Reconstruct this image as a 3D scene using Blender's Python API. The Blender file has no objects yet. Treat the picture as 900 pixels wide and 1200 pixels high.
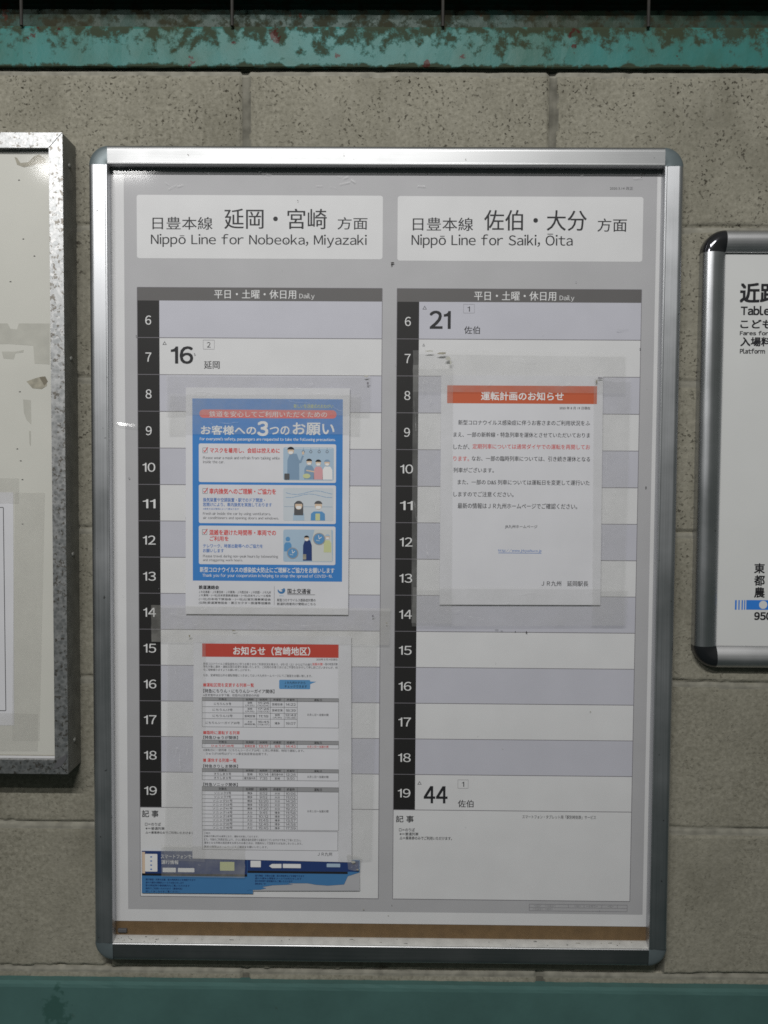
import bpy, math, random
import numpy as np
from mathutils import Vector, Matrix
rnd = random.Random(7)
SC = bpy.context.scene
COL = SC.collection
S = 0.001                                   # the scene is measured in millimetres on the wall
ZOFF = 2028.1                               # wall datum height above the floor

# ------------------------------------------------------------------ camera
CX, CD, CZ = 186.6, 1120.0, -528.1          # camera position: x, distance from wall, height
PITCH, YAW, ROLL, FPX = 0.0425, -0.0085, -0.0068, 988.2
def _rot(a, i, j):
    m = np.eye(3); c, s = math.cos(a), math.sin(a)
    m[i, i] = c; m[i, j] = -s; m[j, i] = s; m[j, j] = c
    return m
CM = _rot(ROLL, 0, 2) @ _rot(PITCH, 1, 2) @ _rot(YAW, 0, 1)
cam_d = bpy.data.cameras.new("camera")
cam = bpy.data.objects.new("camera", cam_d); COL.objects.link(cam)
cam.matrix_world = Matrix(((CM[0][0], CM[2][0], -CM[1][0], CX * S), (CM[0][1], CM[2][1], -CM[1][1], -CD * S),
                           (CM[0][2], CM[2][2], -CM[1][2], (CZ + ZOFF) * S), (0, 0, 0, 1)))
cam_d.sensor_fit = 'VERTICAL'; cam_d.sensor_height = 24.0; cam_d.lens = FPX / 1200 * 24.0
cam_d.clip_start = 0.01; cam_d.clip_end = 100
SC.camera = cam

# ------------------------------------------------------------------ world, lamps, exposure
W = bpy.data.worlds.new("World"); SC.world = W; W.use_nodes = True
wn = W.node_tree; bg = wn.nodes['Background']
tc = wn.nodes.new('ShaderNodeTexCoord'); sx = wn.nodes.new('ShaderNodeSeparateXYZ')
wr = wn.nodes.new('ShaderNodeValToRGB'); mr = wn.nodes.new('ShaderNodeMapRange')
mr.inputs['From Min'].default_value = -1; mr.inputs['From Max'].default_value = 1
wn.links.new(tc.outputs['Generated'], sx.inputs[0]); wn.links.new(sx.outputs['Z'], mr.inputs[0])
wn.links.new(mr.outputs[0], wr.inputs[0]); wn.links.new(wr.outputs[0], bg.inputs['Color'])
wr.color_ramp.elements[0].position = 0.3; wr.color_ramp.elements[0].color = (0.020, 0.030, 0.029, 1)
wr.color_ramp.elements[1].position = 0.75; wr.color_ramp.elements[1].color = (0.115, 0.120, 0.110, 1)
bg.inputs['Strength'].default_value = 1.0
def tube_lamp(name, loc, length, thick, watts, aim, colour):
    d = bpy.data.lights.new(name, 'AREA'); d.shape = 'RECTANGLE'; d.size = length * S; d.size_y = thick * S
    d.energy = watts; d.color = colour
    o = bpy.data.objects.new(name, d); COL.objects.link(o)
    o.location = (loc[0] * S, loc[1] * S, (loc[2] + ZOFF) * S)
    v = Vector((0.0, aim[1] - loc[1], aim[2] - loc[2]))
    o.rotation_euler = (math.pi / 2 - math.atan2(-v.z, v.y), 0, 0)
    return o
SIDE_LAMP = (-860, -1900, 550)
tube_lamp("ceiling_tube_lamp", (-60, -2300, 1222), 1200, 45, 60.0, (180, 0, -600), (1.0, 0.99, 0.97))
tube_lamp("side_tube_lamp", SIDE_LAMP, 360, 30, 8.2, (100, 0, -500), (1.0, 0.99, 0.97))
SC.view_settings.view_transform = 'Standard'; SC.view_settings.look = 'None'
SC.view_settings.exposure = 0.0; SC.view_settings.gamma = 1.0; SC.view_settings.use_curve_mapping = False
SC.render.engine = 'CYCLES'
SC.cycles.use_denoising = False
SC.cycles.pixel_filter_type = 'BLACKMAN_HARRIS'; SC.cycles.filter_width = 1.65
SC.cycles.sample_clamp_direct = 14.0; SC.cycles.sample_clamp_indirect = 1.0; SC.cycles.use_adaptive_sampling = False
SC.cycles.max_bounces = 8; SC.cycles.transparent_max_bounces = 16
SC.cycles.caustics_reflective = False

# ------------------------------------------------------------------ measuring: photo pixel -> point on a plane parallel to the wall
def at(px, py, Y=0.0):
    d = CM.T @ np.array([(px - 450) / FPX, 1.0, (600 - py) / FPX])
    t = (Y + CD) / d[1]
    return CX + d[0] * t, CZ + d[2] * t
def rect(bb, Y):                              # photo box -> upright rectangle (x0, z0, x1, z1) in mm
    x0, y0, x1, y1 = bb; xm, ym = (x0 + x1) / 2, (y0 + y1) / 2
    return at(x0, ym, Y)[0], at(xm, y1, Y)[1], at(x1, ym, Y)[0], at(xm, y0, Y)[1]
class Zoom:                                   # a measured detail of the photo
    def __init__(s, ox, oy, k): s.ox, s.oy, s.k = ox, oy, k
    def __call__(s, x0, y0, x1, y1): return (s.ox + x0 * s.k, s.oy + y0 * s.k, s.ox + x1 * s.k, s.oy + y1 * s.k)
    def p(s, x, y): return s.ox + x * s.k, s.oy + y * s.k

# ------------------------------------------------------------------ materials
def mat(name, col, rough=0.5, metal=0.0, var=0.0, scale=40.0, bump=0.0, spec=0.5, detail=4.0, bscale=None, aniso=0):
    m = bpy.data.materials.new(name); m.use_nodes = True
    nt = m.node_tree; b = nt.nodes['Principled BSDF']
    b.inputs['Base Color'].default_value = (*col, 1); b.inputs['Roughness'].default_value = rough
    b.inputs['Metallic'].default_value = metal; b.inputs['Specular IOR Level'].default_value = spec
    if var or bump:
        t = nt.nodes.new('ShaderNodeTexCoord'); n = nt.nodes.new('ShaderNodeTexNoise')
        n.inputs['Scale'].default_value = scale; n.inputs['Detail'].default_value = detail
        nt.links.new(t.outputs['Object'], n.inputs['Vector'])
        if var:
            r = nt.nodes.new('ShaderNodeValToRGB')
            r.color_ramp.elements[0].position = 0.3; r.color_ramp.elements[1].position = 0.7
            r.color_ramp.elements[0].color = (*[c * (1 - var) for c in col], 1)
            r.color_ramp.elements[1].color = (*[min(1, c * (1 + var)) for c in col], 1)
            nt.links.new(n.outputs['Fac'], r.inputs[0]); nt.links.new(r.outputs[0], b.inputs['Base Color'])
        if bump:
            n2 = nt.nodes.new('ShaderNodeTexNoise'); n2.inputs['Scale'].default_value = bscale or scale
            n2.inputs['Detail'].default_value = 5; nt.links.new(t.outputs['Object'], n2.inputs['Vector'])
            bp = nt.nodes.new('ShaderNodeBump'); bp.inputs['Strength'].default_value = bump; bp.inputs['Distance'].default_value = 0.001
            nt.links.new(n2.outputs['Fac'], bp.inputs['Height']); nt.links.new(bp.outputs[0], b.inputs['Normal'])
    return m
class NT:                                      # small helper for node graphs
    def __init__(s, m): s.m = m; s.nt = m.node_tree; s.b = s.nt.nodes['Principled BSDF']
    def n(s, kind, **kw):
        x = s.nt.nodes.new('ShaderNode' + kind)
        for k, v in kw.items():
            if k.startswith('_'): setattr(x, k[1:], v)
            else: x.inputs[k.replace('__', ' ')].default_value = v
        return x
    def l(s, a, b): s.nt.links.new(a, b)
    def ramp(s, src, stops):
        r = s.n('ValToRGB'); e = r.color_ramp.elements
        while len(e) < len(stops): e.new(0.5)
        for el, (p, c) in zip(e, stops):
            el.position = p; el.color = (c, c, c, 1) if isinstance(c, (int, float)) else (*c, 1)
        s.l(src, r.inputs[0]); return r.outputs[0]
    def mix(s, f, a, b):
        x = s.n('Mix', _data_type='RGBA')
        for i, v in ((0, f), (6, a), (7, b)):
            if hasattr(v, 'links'): s.l(v, x.inputs[i])
            else: x.inputs[i].default_value = v if i == 0 else (*v, 1)
        return x.outputs[2]

def block_material(name, c0, c1, c2, pit):
    m = mat(name, c0, 0.92, spec=0.2); g = NT(m)
    t = g.n('TexCoord').outputs['Object']
    big = g.n('TexNoise', Scale=4.0, Detail=4.0); g.l(t, big.inputs['Vector'])
    fine = g.n('TexNoise', Scale=190.0, Detail=5.0, Roughness=0.65); g.l(t, fine.inputs['Vector'])
    mid = g.n('TexNoise', Scale=26.0, Detail=5.0, Roughness=0.7); g.l(t, mid.inputs['Vector'])
    vo = g.n('TexNoise', Scale=230.0, Detail=2.0, Roughness=0.5); g.l(t, vo.inputs['Vector'])
    col = g.mix(g.ramp(big.outputs['Fac'], [(0.35, 0.0), (0.65, 1.0)]), c0, c1)
    col = g.mix(g.ramp(fine.outputs['Fac'], [(0.36, 0.0), (0.66, 0.8)]), col, c2)
    pits = g.ramp(vo.outputs['Fac'], [(0.35, 1.0), (0.42, 0.0)])
    dens = g.ramp(mid.outputs['Fac'], [(0.42, 0.1), (0.62, 1.0)])
    sz = g.n('SeparateXYZ'); g.l(t, sz.inputs[0]); low = g.n('MapRange'); g.l(sz.outputs['Z'], low.inputs[0])     # the upper courses are a coarser batch of block
    low.inputs['From Min'].default_value = -0.85; low.inputs['From Max'].default_value = -0.55; low.inputs['To Min'].default_value = 0.3
    dm_ = g.n('Math', _operation='MULTIPLY'); g.l(dens, dm_.inputs[0]); g.l(low.outputs[0], dm_.inputs[1])
    pm = g.n('Math', _operation='MULTIPLY'); g.l(pits, pm.inputs[0]); g.l(dm_.outputs[0], pm.inputs[1])
    st = g.n('TexNoise', Scale=7.0, Detail=6.0, Roughness=0.62); mp = g.n('Mapping'); mp.inputs['Scale'].default_value = (1.3, 1, 0.75); g.l(t, mp.inputs['Vector']); g.l(mp.outputs[0], st.inputs['Vector'])
    col = g.mix(g.ramp(st.outputs['Fac'], [(0.48, 0.0), (0.72, 0.55)]), col, (0.125, 0.118, 0.09))
    tr = g.n('TexNoise', Scale=1.0, Detail=4.0); mp2 = g.n('Mapping'); mp2.inputs['Scale'].default_value = (55, 55, 9); g.l(t, mp2.inputs['Vector']); g.l(mp2.outputs[0], tr.inputs['Vector'])
    col = g.mix(g.ramp(tr.outputs['Fac'], [(0.5, 0.0), (0.8, 0.30)]), col, (0.30, 0.285, 0.24))
    col = g.mix(pm.outputs[0], col, pit)
    col = g.mix(g.ramp(mid.outputs['Fac'], [(0.62, 0.0), (0.8, 0.35)]), col, (0.09, 0.08, 0.06))
    g.l(col, g.b.inputs['Base Color'])
    h = g.n('Math', _operation='MULTIPLY_ADD'); g.l(pm.outputs[0], h.inputs[0]); h.inputs[1].default_value = -1.3; g.l(fine.outputs['Fac'], h.inputs[2])
    bp = g.n('Bump', Strength=0.6, Distance=0.0013); g.l(h.outputs[0], bp.inputs['Height']); g.l(bp.outputs[0], g.b.inputs['Normal'])
    return m
M_BLOCK = block_material('porous concrete block', (0.235, 0.223, 0.178), (0.176, 0.166, 0.130), (0.315, 0.30, 0.245), (0.045, 0.039, 0.028))
M_JOINT = mat('dark raked mortar', (0.15, 0.144, 0.12), 0.95, var=0.3, scale=60, bump=0.5, bscale=150, spec=0.1)
M_MORTAR = mat('grey mortar', (0.235, 0.226, 0.19), 0.95, var=0.25, scale=60, bump=0.5, bscale=150, spec=0.15)

def paint_material(name, paint, paint2, amount, top=0.0, dark=(0.035, 0.028, 0.012), rust=(0.06, 0.022, 0.012), scale=52):
    m = mat(name, paint, 0.55, spec=0.15); g = NT(m)
    t = g.n('TexCoord').outputs['Object']
    a = g.n('TexNoise', Scale=9.0, Detail=5.0, Roughness=0.6); g.l(t, a.inputs['Vector'])
    b = g.n('TexNoise', Scale=scale, Detail=7.0, Roughness=0.68); g.l(t, b.inputs['Vector'])
    c = g.n('TexNoise', Scale=scale * 0.6, Detail=6.0, Roughness=0.55); g.l(t, c.inputs['Vector'])
    col = g.mix(g.ramp(a.outputs['Fac'], [(0.35, 0.0), (0.65, 1.0)]), paint, paint2)
    sz = g.n('SeparateXYZ'); g.l(t, sz.inputs[0]); ed = g.n('MapRange'); g.l(sz.outputs['Z'], ed.inputs[0])
    ed.inputs['From Min'].default_value = 0.008; ed.inputs['From Max'].default_value = 0.056; ed.inputs['To Min'].default_value = -0.7 * top; ed.inputs['To Max'].default_value = top
    lo = g.n('MapRange'); g.l(sz.outputs['Z'], lo.inputs[0]); lo.inputs['From Min'].default_value = 0.007; lo.inputs['From Max'].default_value = 0.001; lo.inputs['To Max'].default_value = 1.8 * top
    a1 = g.n('Math', _operation='ADD'); g.l(ed.outputs[0], a1.inputs[0]); g.l(lo.outputs[0], a1.inputs[1]); a2 = g.n('Math', _operation='ADD'); g.l(a1.outputs[0], a2.inputs[0]); g.l(b.outputs['Fac'], a2.inputs[1])
    olive = g.ramp(a2.outputs[0], [(amount, 0.0), (amount + 0.11, 0.85)])
    col = g.mix(olive, col, dark)
    rs = g.ramp(c.outputs['Fac'], [(0.67, 0.0), (0.69, 1.0)])
    col = g.mix(rs, col, rust)
    g.l(col, g.b.inputs['Base Color'])
    g.l(g.ramp(olive, [(0.0, 0.4), (1.0, 0.9)]), g.b.inputs['Roughness'])
    bp = g.n('Bump', Strength=0.5, Distance=0.001); g.l(b.outputs['Fac'], bp.inputs['Height']); g.l(bp.outputs[0], g.b.inputs['Normal'])
    return m
M_TEAL = paint_material('rusty teal paint', (0.036, 0.172, 0.165), (0.038, 0.118, 0.095), 0.50, top=0.135, dark=(0.034, 0.030, 0.012), rust=(0.045, 0.012, 0.008), scale=60)
M_TEALD = paint_material('dirty shaded teal paint', (0.022, 0.062, 0.052), (0.022, 0.036, 0.022), 0.47, dark=(0.03, 0.026, 0.014))  # grimy web paint, darkened further to paint in the shade under the roof
M_TEALB = paint_material('dull teal paint', (0.068, 0.142, 0.132), (0.056, 0.115, 0.107), 0.66, scale=20, rust=(0.04, 0.095, 0.083))
M_ROOF = mat('dark roof sheet', (0.022, 0.022, 0.018), 0.8, var=0.4, scale=30)
M_BOLT = mat('rusty bolt steel', (0.013, 0.011, 0.008), 0.7, var=0.4, scale=120)

def metal_brushed(name, col, rough, vert, metal=1.0):
    m = mat(name, col, rough, metal); g = NT(m)
    t = g.n('TexCoord').outputs['Object']; mp = g.n('Mapping'); g.l(t, mp.inputs['Vector'])
    mp.inputs['Scale'].default_value = (900, 900, 6) if vert else (6, 900, 900)
    n = g.n('TexNoise', Scale=1.0, Detail=3.0); g.l(mp.outputs[0], n.inputs['Vector'])
    n2 = g.n('TexNoise', Scale=14.0, Detail=5.0); g.l(t, n2.inputs['Vector'])
    ad = g.n('Math', _operation='MULTIPLY_ADD'); g.l(n.outputs['Fac'], ad.inputs[0]); ad.inputs[1].default_value = 0.5; g.l(n2.outputs['Fac'], ad.inputs[2])
    g.l(g.ramp(ad.outputs[0], [(0.4, rough - 0.06), (1.1, rough + 0.08)]), g.b.inputs['Roughness'])
    sp = g.n('TexNoise', Scale=160.0, Detail=1.0); g.l(t, sp.inputs['Vector'])
    g.l(g.mix(g.ramp(sp.outputs['Fac'], [(0.77, 0.0), (0.80, 0.7)]), col, (0.09, 0.085, 0.08)), g.b.inputs['Base Color'])
    return m
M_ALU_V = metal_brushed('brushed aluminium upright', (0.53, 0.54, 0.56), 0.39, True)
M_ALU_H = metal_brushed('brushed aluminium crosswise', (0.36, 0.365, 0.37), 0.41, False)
M_CAP = mat('grey corner plastic', (0.13, 0.16, 0.17), 0.36, 0.3, var=0.08, scale=60)
M_CHROME = mat('dark corner chrome', (0.10, 0.10, 0.11), 0.12, 0.9)
M_ALU2_V = metal_brushed('satin grey aluminium upright', (0.55, 0.56, 0.58), 0.34, True)
M_ALU2_H = metal_brushed('satin grey aluminium crosswise', (0.55, 0.55, 0.56), 0.44, False)

def galvanised(name):
    m = mat(name, (0.6, 0.6, 0.6), 0.45, 0.9); g = NT(m)
    t = g.n('TexCoord').outputs['Object']
    v = g.n('TexNoise', Scale=210.0, Detail=3.0, Roughness=0.6); g.l(t, v.inputs['Vector'])
    w = g.n('TexVoronoi', Scale=240.0); g.l(t, w.inputs['Vector'])
    b = g.n('TexNoise', Scale=8.0, Detail=3.0); g.l(t, b.inputs['Vector'])
    col = g.mix(g.ramp(w.outputs['Color'], [(0.0, 0.0), (1.0, 1.0)]), (0.30, 0.31, 0.315), (0.50, 0.50, 0.50))
    col = g.mix(g.ramp(v.outputs['Fac'], [(0.56, 0.0), (0.63, 0.85)]), col, (0.14, 0.125, 0.105))
    g.l(col, g.b.inputs['Base Color'])
    g.l(g.ramp(w.outputs['Distance'], [(0.0, 0.36), (1.0, 0.5)]), g.b.inputs['Roughness'])
    return m
M_GALV = galvanised('galvanised steel')
M_GALVS = mat('dull galvanised side', (0.25, 0.25, 0.23), 0.55, 0.3, var=0.2, scale=50, bump=0.15, bscale=90)

def see_through(name, haze, hazecol, rough, grain=0.0, fres=1.45, gscale=30.0, glint=True):
    m = bpy.data.materials.new(name); m.use_nodes = True; nt = m.node_tree; g = NT(m)
    out = nt.nodes['Material Output']; t = g.n('TexCoord').outputs['Object']
    b = g.b; b.inputs['Base Color'].default_value = (*hazecol, 1); b.inputs['Roughness'].default_value = 0.6
    b.inputs['Specular IOR Level'].default_value = 0.0
    tr = g.n('BsdfTransparent'); mx = g.n('MixShader'); g.l(tr.outputs[0], mx.inputs[1]); g.l(b.outputs[0], mx.inputs[2])
    n = g.n('TexNoise', Scale=gscale, Detail=5.0, Roughness=0.65); g.l(t, n.inputs['Vector'])
    g.l(g.ramp(n.outputs['Fac'], [(0.3, max(0, haze - grain)), (0.72, haze + grain)]), mx.inputs[0])
    gl = g.n('BsdfGlossy', Roughness=rough); fr = g.n('Fresnel', IOR=fres); ge = g.n('NewGeometry'); io = g.n('Mix', _data_type='FLOAT'); g.l(ge.outputs['Backfacing'], io.inputs[0]); io.inputs[2].default_value = fres; io.inputs[3].default_value = 1 / fres; g.l(io.outputs[0], fr.inputs['IOR']); m2 = g.n('MixShader')
    g.l(fr.outputs[0], m2.inputs[0]); g.l(mx.outputs[0], m2.inputs[1]); g.l(gl.outputs[0], m2.inputs[2]); g.l(m2.outputs[0], out.inputs[0])
    if grain:
        bp = g.n('Bump', Strength=0.12, Distance=0.0006); n3 = g.n('TexNoise', Scale=60.0, Detail=3.0); g.l(t, n3.inputs['Vector'])
        g.l(n3.outputs['Fac'], bp.inputs['Height']); g.l(bp.outputs[0], gl.inputs['Normal'])
    return m
M_COVER = see_through('clear cover film', 0.004, (0.8, 0.8, 0.82), 0.06, 0.0, 1.4)
M_GLASS = see_through('clear pane', 0.02, (0.8, 0.8, 0.78), 0.055, 0.0, 1.4)
M_TAPE = see_through('clear packing tape', 0.13, (0.63, 0.63, 0.615), 0.22, 0.06, 1.3)
M_TAPEOLD = see_through('yellowed clear tape', 0.20, (0.60, 0.59, 0.55), 0.30, 0.10, 1.3)
M_SCUFF_GLINT = see_through('white scuff and glint', 0.16, (0.85, 0.85, 0.86), 0.5, 0.2, 1.05, 220.0)

def paper(name, col, var=0.03): return mat(name, col, 0.55, var=var, scale=18, spec=0.3, bump=0.06, bscale=60)
P_POSTER = paper('poster white', (0.66, 0.66, 0.67))
P_GREY = paper('poster grey print', (0.425, 0.423, 0.437))
P_LAV = paper('pale lavender print', (0.51, 0.51, 0.568))
P_BAR = paper('dark grey print', (0.12, 0.115, 0.115))
P_BLACK = paper('black print', (0.014, 0.013, 0.013))
P_INK = paper('ink black', (0.016, 0.016, 0.019))
P_SOFT = paper('soft black ink', (0.09, 0.09, 0.095))
P_LINE = paper('grey rule', (0.19, 0.18, 0.20))
P_WHITE = paper('white ink', (0.72, 0.72, 0.72))
P_SHEET = paper('copier paper', (0.62, 0.62, 0.65))
P_BLUE = paper('flyer blue', (0.045, 0.20, 0.52))
P_RED = paper('ribbon red', (0.66, 0.13, 0.12))
P_ORANGE = paper('band orange red', (0.50, 0.105, 0.045)); P_BANDRED = paper('band red', (0.46, 0.062, 0.045))
P_REDINK = paper('red ink', (0.58, 0.05, 0.045))
P_BLUEINK = paper('blue ink', (0.05, 0.16, 0.45))
P_YELLOW = paper('yellow green ink', (0.45, 0.52, 0.22))
P_SKYB = paper('picture pale blue', (0.36, 0.47, 0.58))
P_SKIN = paper('picture skin', (0.62, 0.48, 0.36))
P_TEALP = paper('picture blue grey', (0.20, 0.30, 0.42))
P_PINK = paper('picture pink', (0.60, 0.32, 0.34))
P_OLIVE = paper('picture olive', (0.52, 0.55, 0.30))
P_NAVY = paper('navy print', (0.020, 0.045, 0.155))
P_LBLUE = paper('light blue print', (0.055, 0.18, 0.38))
P_CALL = paper('callout blue', (0.10, 0.27, 0.50))
P_GREYT = paper('table grey', (0.30, 0.30, 0.31))
P_MDF = mat('brown hardboard', (0.155, 0.095, 0.042), 0.75, var=0.12, scale=90, detail=6)
P_CREAM = mat('aged board white', (0.55, 0.545, 0.50), 0.5, var=0.04, scale=9, spec=0.3)
P_STAIN = mat('old glue stain', (0.30, 0.28, 0.22), 0.6, var=0.25, scale=120)
P_RESID = mat('tape residue', (0.42, 0.415, 0.37), 0.5, var=0.08, scale=60)
M_DIRT = mat('dark dirt', (0.035, 0.03, 0.028), 0.9)
P_FARE = paper('fare board white', (0.60, 0.605, 0.60), 0.015)
P_ROUTE = paper('route blue', (0.03, 0.19, 0.62))

# ------------------------------------------------------------------ mesh builder (coordinates in mm: x right, y away from viewer, z up)
def link(name, me, parent=None, loc=(0, 0, 0)):
    o = bpy.data.objects.new(name, me); COL.objects.link(o); o.location = loc
    if parent: o.parent = parent
    return o
def tag(o, label, cat, group=None, kind=None):
    if label: o['label'] = label
    if cat: o['category'] = cat
    if group: o['group'] = group
    if kind: o['kind'] = kind
    return o
_glyphs = {}
def text_mesh(body, bold):
    key = body
    if key not in _glyphs:
        c = bpy.data.curves.new('lettering', 'FONT'); c.body = body; c.fill_mode = 'FRONT'; c.resolution_u = 3; c.offset = 0.0
        o = bpy.data.objects.new('lettering', c); COL.objects.link(o)
        dg = bpy.context.evaluated_depsgraph_get(); dg.update()
        me = bpy.data.meshes.new_from_object(o.evaluated_get(dg))
        v = np.empty(len(me.vertices) * 3); me.vertices.foreach_get('co', v); v = v.reshape(-1, 3)
        _glyphs[key] = (v, [tuple(p.vertices) for p in me.polygons])
        bpy.data.objects.remove(o); bpy.data.curves.remove(c); bpy.data.meshes.remove(me)
    return _glyphs[key]
def letters(body):                             # plain Latin text is set from the gothic full-width glyphs, spaced by their ink
    if len(body) < 1 or not all(ord(c) < 127 or c in 'ōŌ' for c in body): return text_mesh(body, 0)
    if body not in _glyphs:
        V, F, x = [], [], 0.0
        for c in body:
            if c == ' ': x += 0.36; continue
            if c == '1':
                k = len(V); V += [(px + x, py, 0) for px, py in ((.172, 0), (.268, 0), (.268, .733), (.195, .733), (.168, .665), (.10, .615), (0, .592), (0, .522), (.172, .545))]; F.append(tuple(range(k, k + 9))); x += .36; continue
            base = {'ō': 'o', 'Ō': 'O'}.get(c, c); v, fs = text_mesh(chr(ord(base) + 0xFEE0), 0)
            lo, hi = v.min(0), v.max(0); k = len(V); V += [(p[0] - lo[0] + x, p[1], 0) for p in v]; F += [tuple(i + k for i in f) for f in fs]
            if c != base:
                k = len(V); w = hi[0] - lo[0]; V += [(x + w * .2, hi[1] + .07, 0), (x + w * .8, hi[1] + .07, 0), (x + w * .8, hi[1] + .125, 0), (x + w * .2, hi[1] + .125, 0)]; F.append((k, k + 1, k + 2, k + 3))
            x += hi[0] - lo[0] + 0.085
        _glyphs[body] = (np.array(V), F)
    return _glyphs[body]
class Mesh:
    def __init__(s): s.v = []; s.f = []; s.mi = []; s.mats = []; s.smooth = False
    def slot(s, m):
        if m not in s.mats: s.mats.append(m)
        return s.mats.index(m)
    def add(s, vs, fs, m):
        k = len(s.v); s.v += [tuple(map(float, p)) for p in vs]; i = s.slot(m)
        for f in fs: s.f.append(tuple(k + j for j in f)); s.mi.append(i)
        return s
    def poly(s, pts, Y, m):                    # pts (x, z) listed anticlockwise as the viewer sees them
        a = sum(pts[i][0] * pts[(i + 1) % len(pts)][1] - pts[(i + 1) % len(pts)][0] * pts[i][1] for i in range(len(pts)))
        if a < 0: pts = pts[::-1]
        return s.add([(x, Y, z) for x, z in pts], [tuple(range(len(pts)))], m)
    def r(s, R, Y, m): x0, z0, x1, z1 = R; return s.poly([(x0, z0), (x1, z0), (x1, z1), (x0, z1)], Y, m)
    def rr(s, R, Y, m, rad):                   # rounded rectangle
        x0, z0, x1, z1 = R; p = []
        for cx, cz, a in ((x1 - rad, z1 - rad, 0), (x0 + rad, z1 - rad, 90), (x0 + rad, z0 + rad, 180), (x1 - rad, z0 + rad, 270)):
            for k in range(7): t = math.radians(a + 15 * k); p.append((cx + rad * math.cos(t), cz + rad * math.sin(t)))
        return s.poly(p, Y, m)
    def ell(s, cx, cz, a, b, Y, m, n=24, t0=0, t1=360):
        return s.poly([(cx + a * math.cos(math.radians(t0 + (t1 - t0) * k / n)), cz + b * math.sin(math.radians(t0 + (t1 - t0) * k / n))) for k in range(n + (t1 - t0 < 360))], Y, m)
    def line(s, p, q, w, Y, m):
        dx, dz = q[0] - p[0], q[1] - p[1]; L = math.hypot(dx, dz) or 1; nx, nz = -dz / L * w / 2, dx / L * w / 2
        return s.poly([(p[0] + nx, p[1] + nz), (p[0] - nx, p[1] - nz), (q[0] - nx, q[1] - nz), (q[0] + nx, q[1] + nz)], Y, m)
    def frame(s, R, w, Y, m):                  # outline of a rectangle
        x0, z0, x1, z1 = R
        for p, q in (((x0, z0), (x1, z0)), ((x1, z0 + w / 2), (x1, z1 - w / 2)), ((x1, z1), (x0, z1)), ((x0, z1 - w / 2), (x0, z0 + w / 2))): s.line(p, q, w, Y, m)
        return s
    def text(s, body, R, Y, m, bold=0.0):      # ink fitted to rectangle
        v, fs = letters(body)
        if not len(v): return s
        lo, hi = v.min(0), v.max(0); x0, z0, x1, z1 = R
        kx = (x1 - x0) / max(1e-6, hi[0] - lo[0]); kz = (z1 - z0) / max(1e-6, hi[1] - lo[1])
        e = bold * (z1 - z0) * 0.6               # heavier strokes: the letter printed again slightly shifted
        x0 += e; x1 -= e; z0 += e; z1 -= e; kx = (x1 - x0) / max(1e-6, hi[0] - lo[0]); kz = (z1 - z0) / max(1e-6, hi[1] - lo[1])
        sh = [(0, 0)] if bold < .008 else [(-e, 0), (e, 0)] if bold < .018 else [(-e, -e), (e, -e), (-e, e), (e, e), (0, 0)]
        for q, (dx, dz) in enumerate(sh):
            s.add([(x0 + dx + (p[0] - lo[0]) * kx, Y - q * .006, z0 + dz + (p[1] - lo[1]) * kz) for p in v], fs, m)
        return s
    def box(s, x0, x1, y0, y1, z0, z1, m):
        vs = [(x, y, z) for x in (x0, x1) for y in (y0, y1) for z in (z0, z1)]
        return s.add(vs, [(0, 1, 3, 2), (4, 6, 7, 5), (0, 4, 5, 1), (2, 3, 7, 6), (0, 2, 6, 4), (1, 5, 7, 3)], m)
    def sheet(s, pts, Y, m, th=0.22):          # a piece of paper with its thickness
        n = len(pts); a = sum(pts[i][0] * pts[(i + 1) % n][1] - pts[(i + 1) % n][0] * pts[i][1] for i in range(n))
        if a < 0: pts = pts[::-1]
        vs = [(x, Y, z) for x, z in pts] + [(x, Y + th, z) for x, z in pts]
        return s.add(vs, [tuple(range(n)), tuple(range(2 * n - 1, n - 1, -1))] + [(i, i + n, (i + 1) % n + n, (i + 1) % n) for i in range(n)], m)
    def build(s, name, parent=None, origin=None, bevel=0):
        if origin is None: origin = parent['o'] if parent is not None and 'o' in parent else None
        vs = np.array(s.v)
        if origin is None:
            lo, hi = vs.min(0), vs.max(0); origin = ((lo[0] + hi[0]) / 2, hi[1], lo[2])
        origin = tuple(origin)
        me = bpy.data.meshes.new(name)
        me.from_pydata([tuple(p) for p in (vs - np.array(origin)) * S], [], s.f)
        for m in s.mats: me.materials.append(m)
        me.polygons.foreach_set('material_index', s.mi)
        if s.smooth: me.polygons.foreach_set('use_smooth', [True] * len(s.f))
        me.update()
        o = link(name, me, parent, (0, 0, 0) if parent is not None else (origin[0] * S, origin[1] * S, (origin[2] + ZOFF) * S))
        o['o'] = origin
        if bevel:
            b = o.modifiers.new('bevel', 'BEVEL'); b.width = bevel * S; b.segments = 2; b.limit_method = 'ANGLE'
        return o
def thing(name, label, cat, origin, group=None):
    o = link(name, None, None, (origin[0] * S, origin[1] * S, (origin[2] + ZOFF) * S)); o['o'] = tuple(origin)
    return tag(o, label, cat, group)

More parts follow.
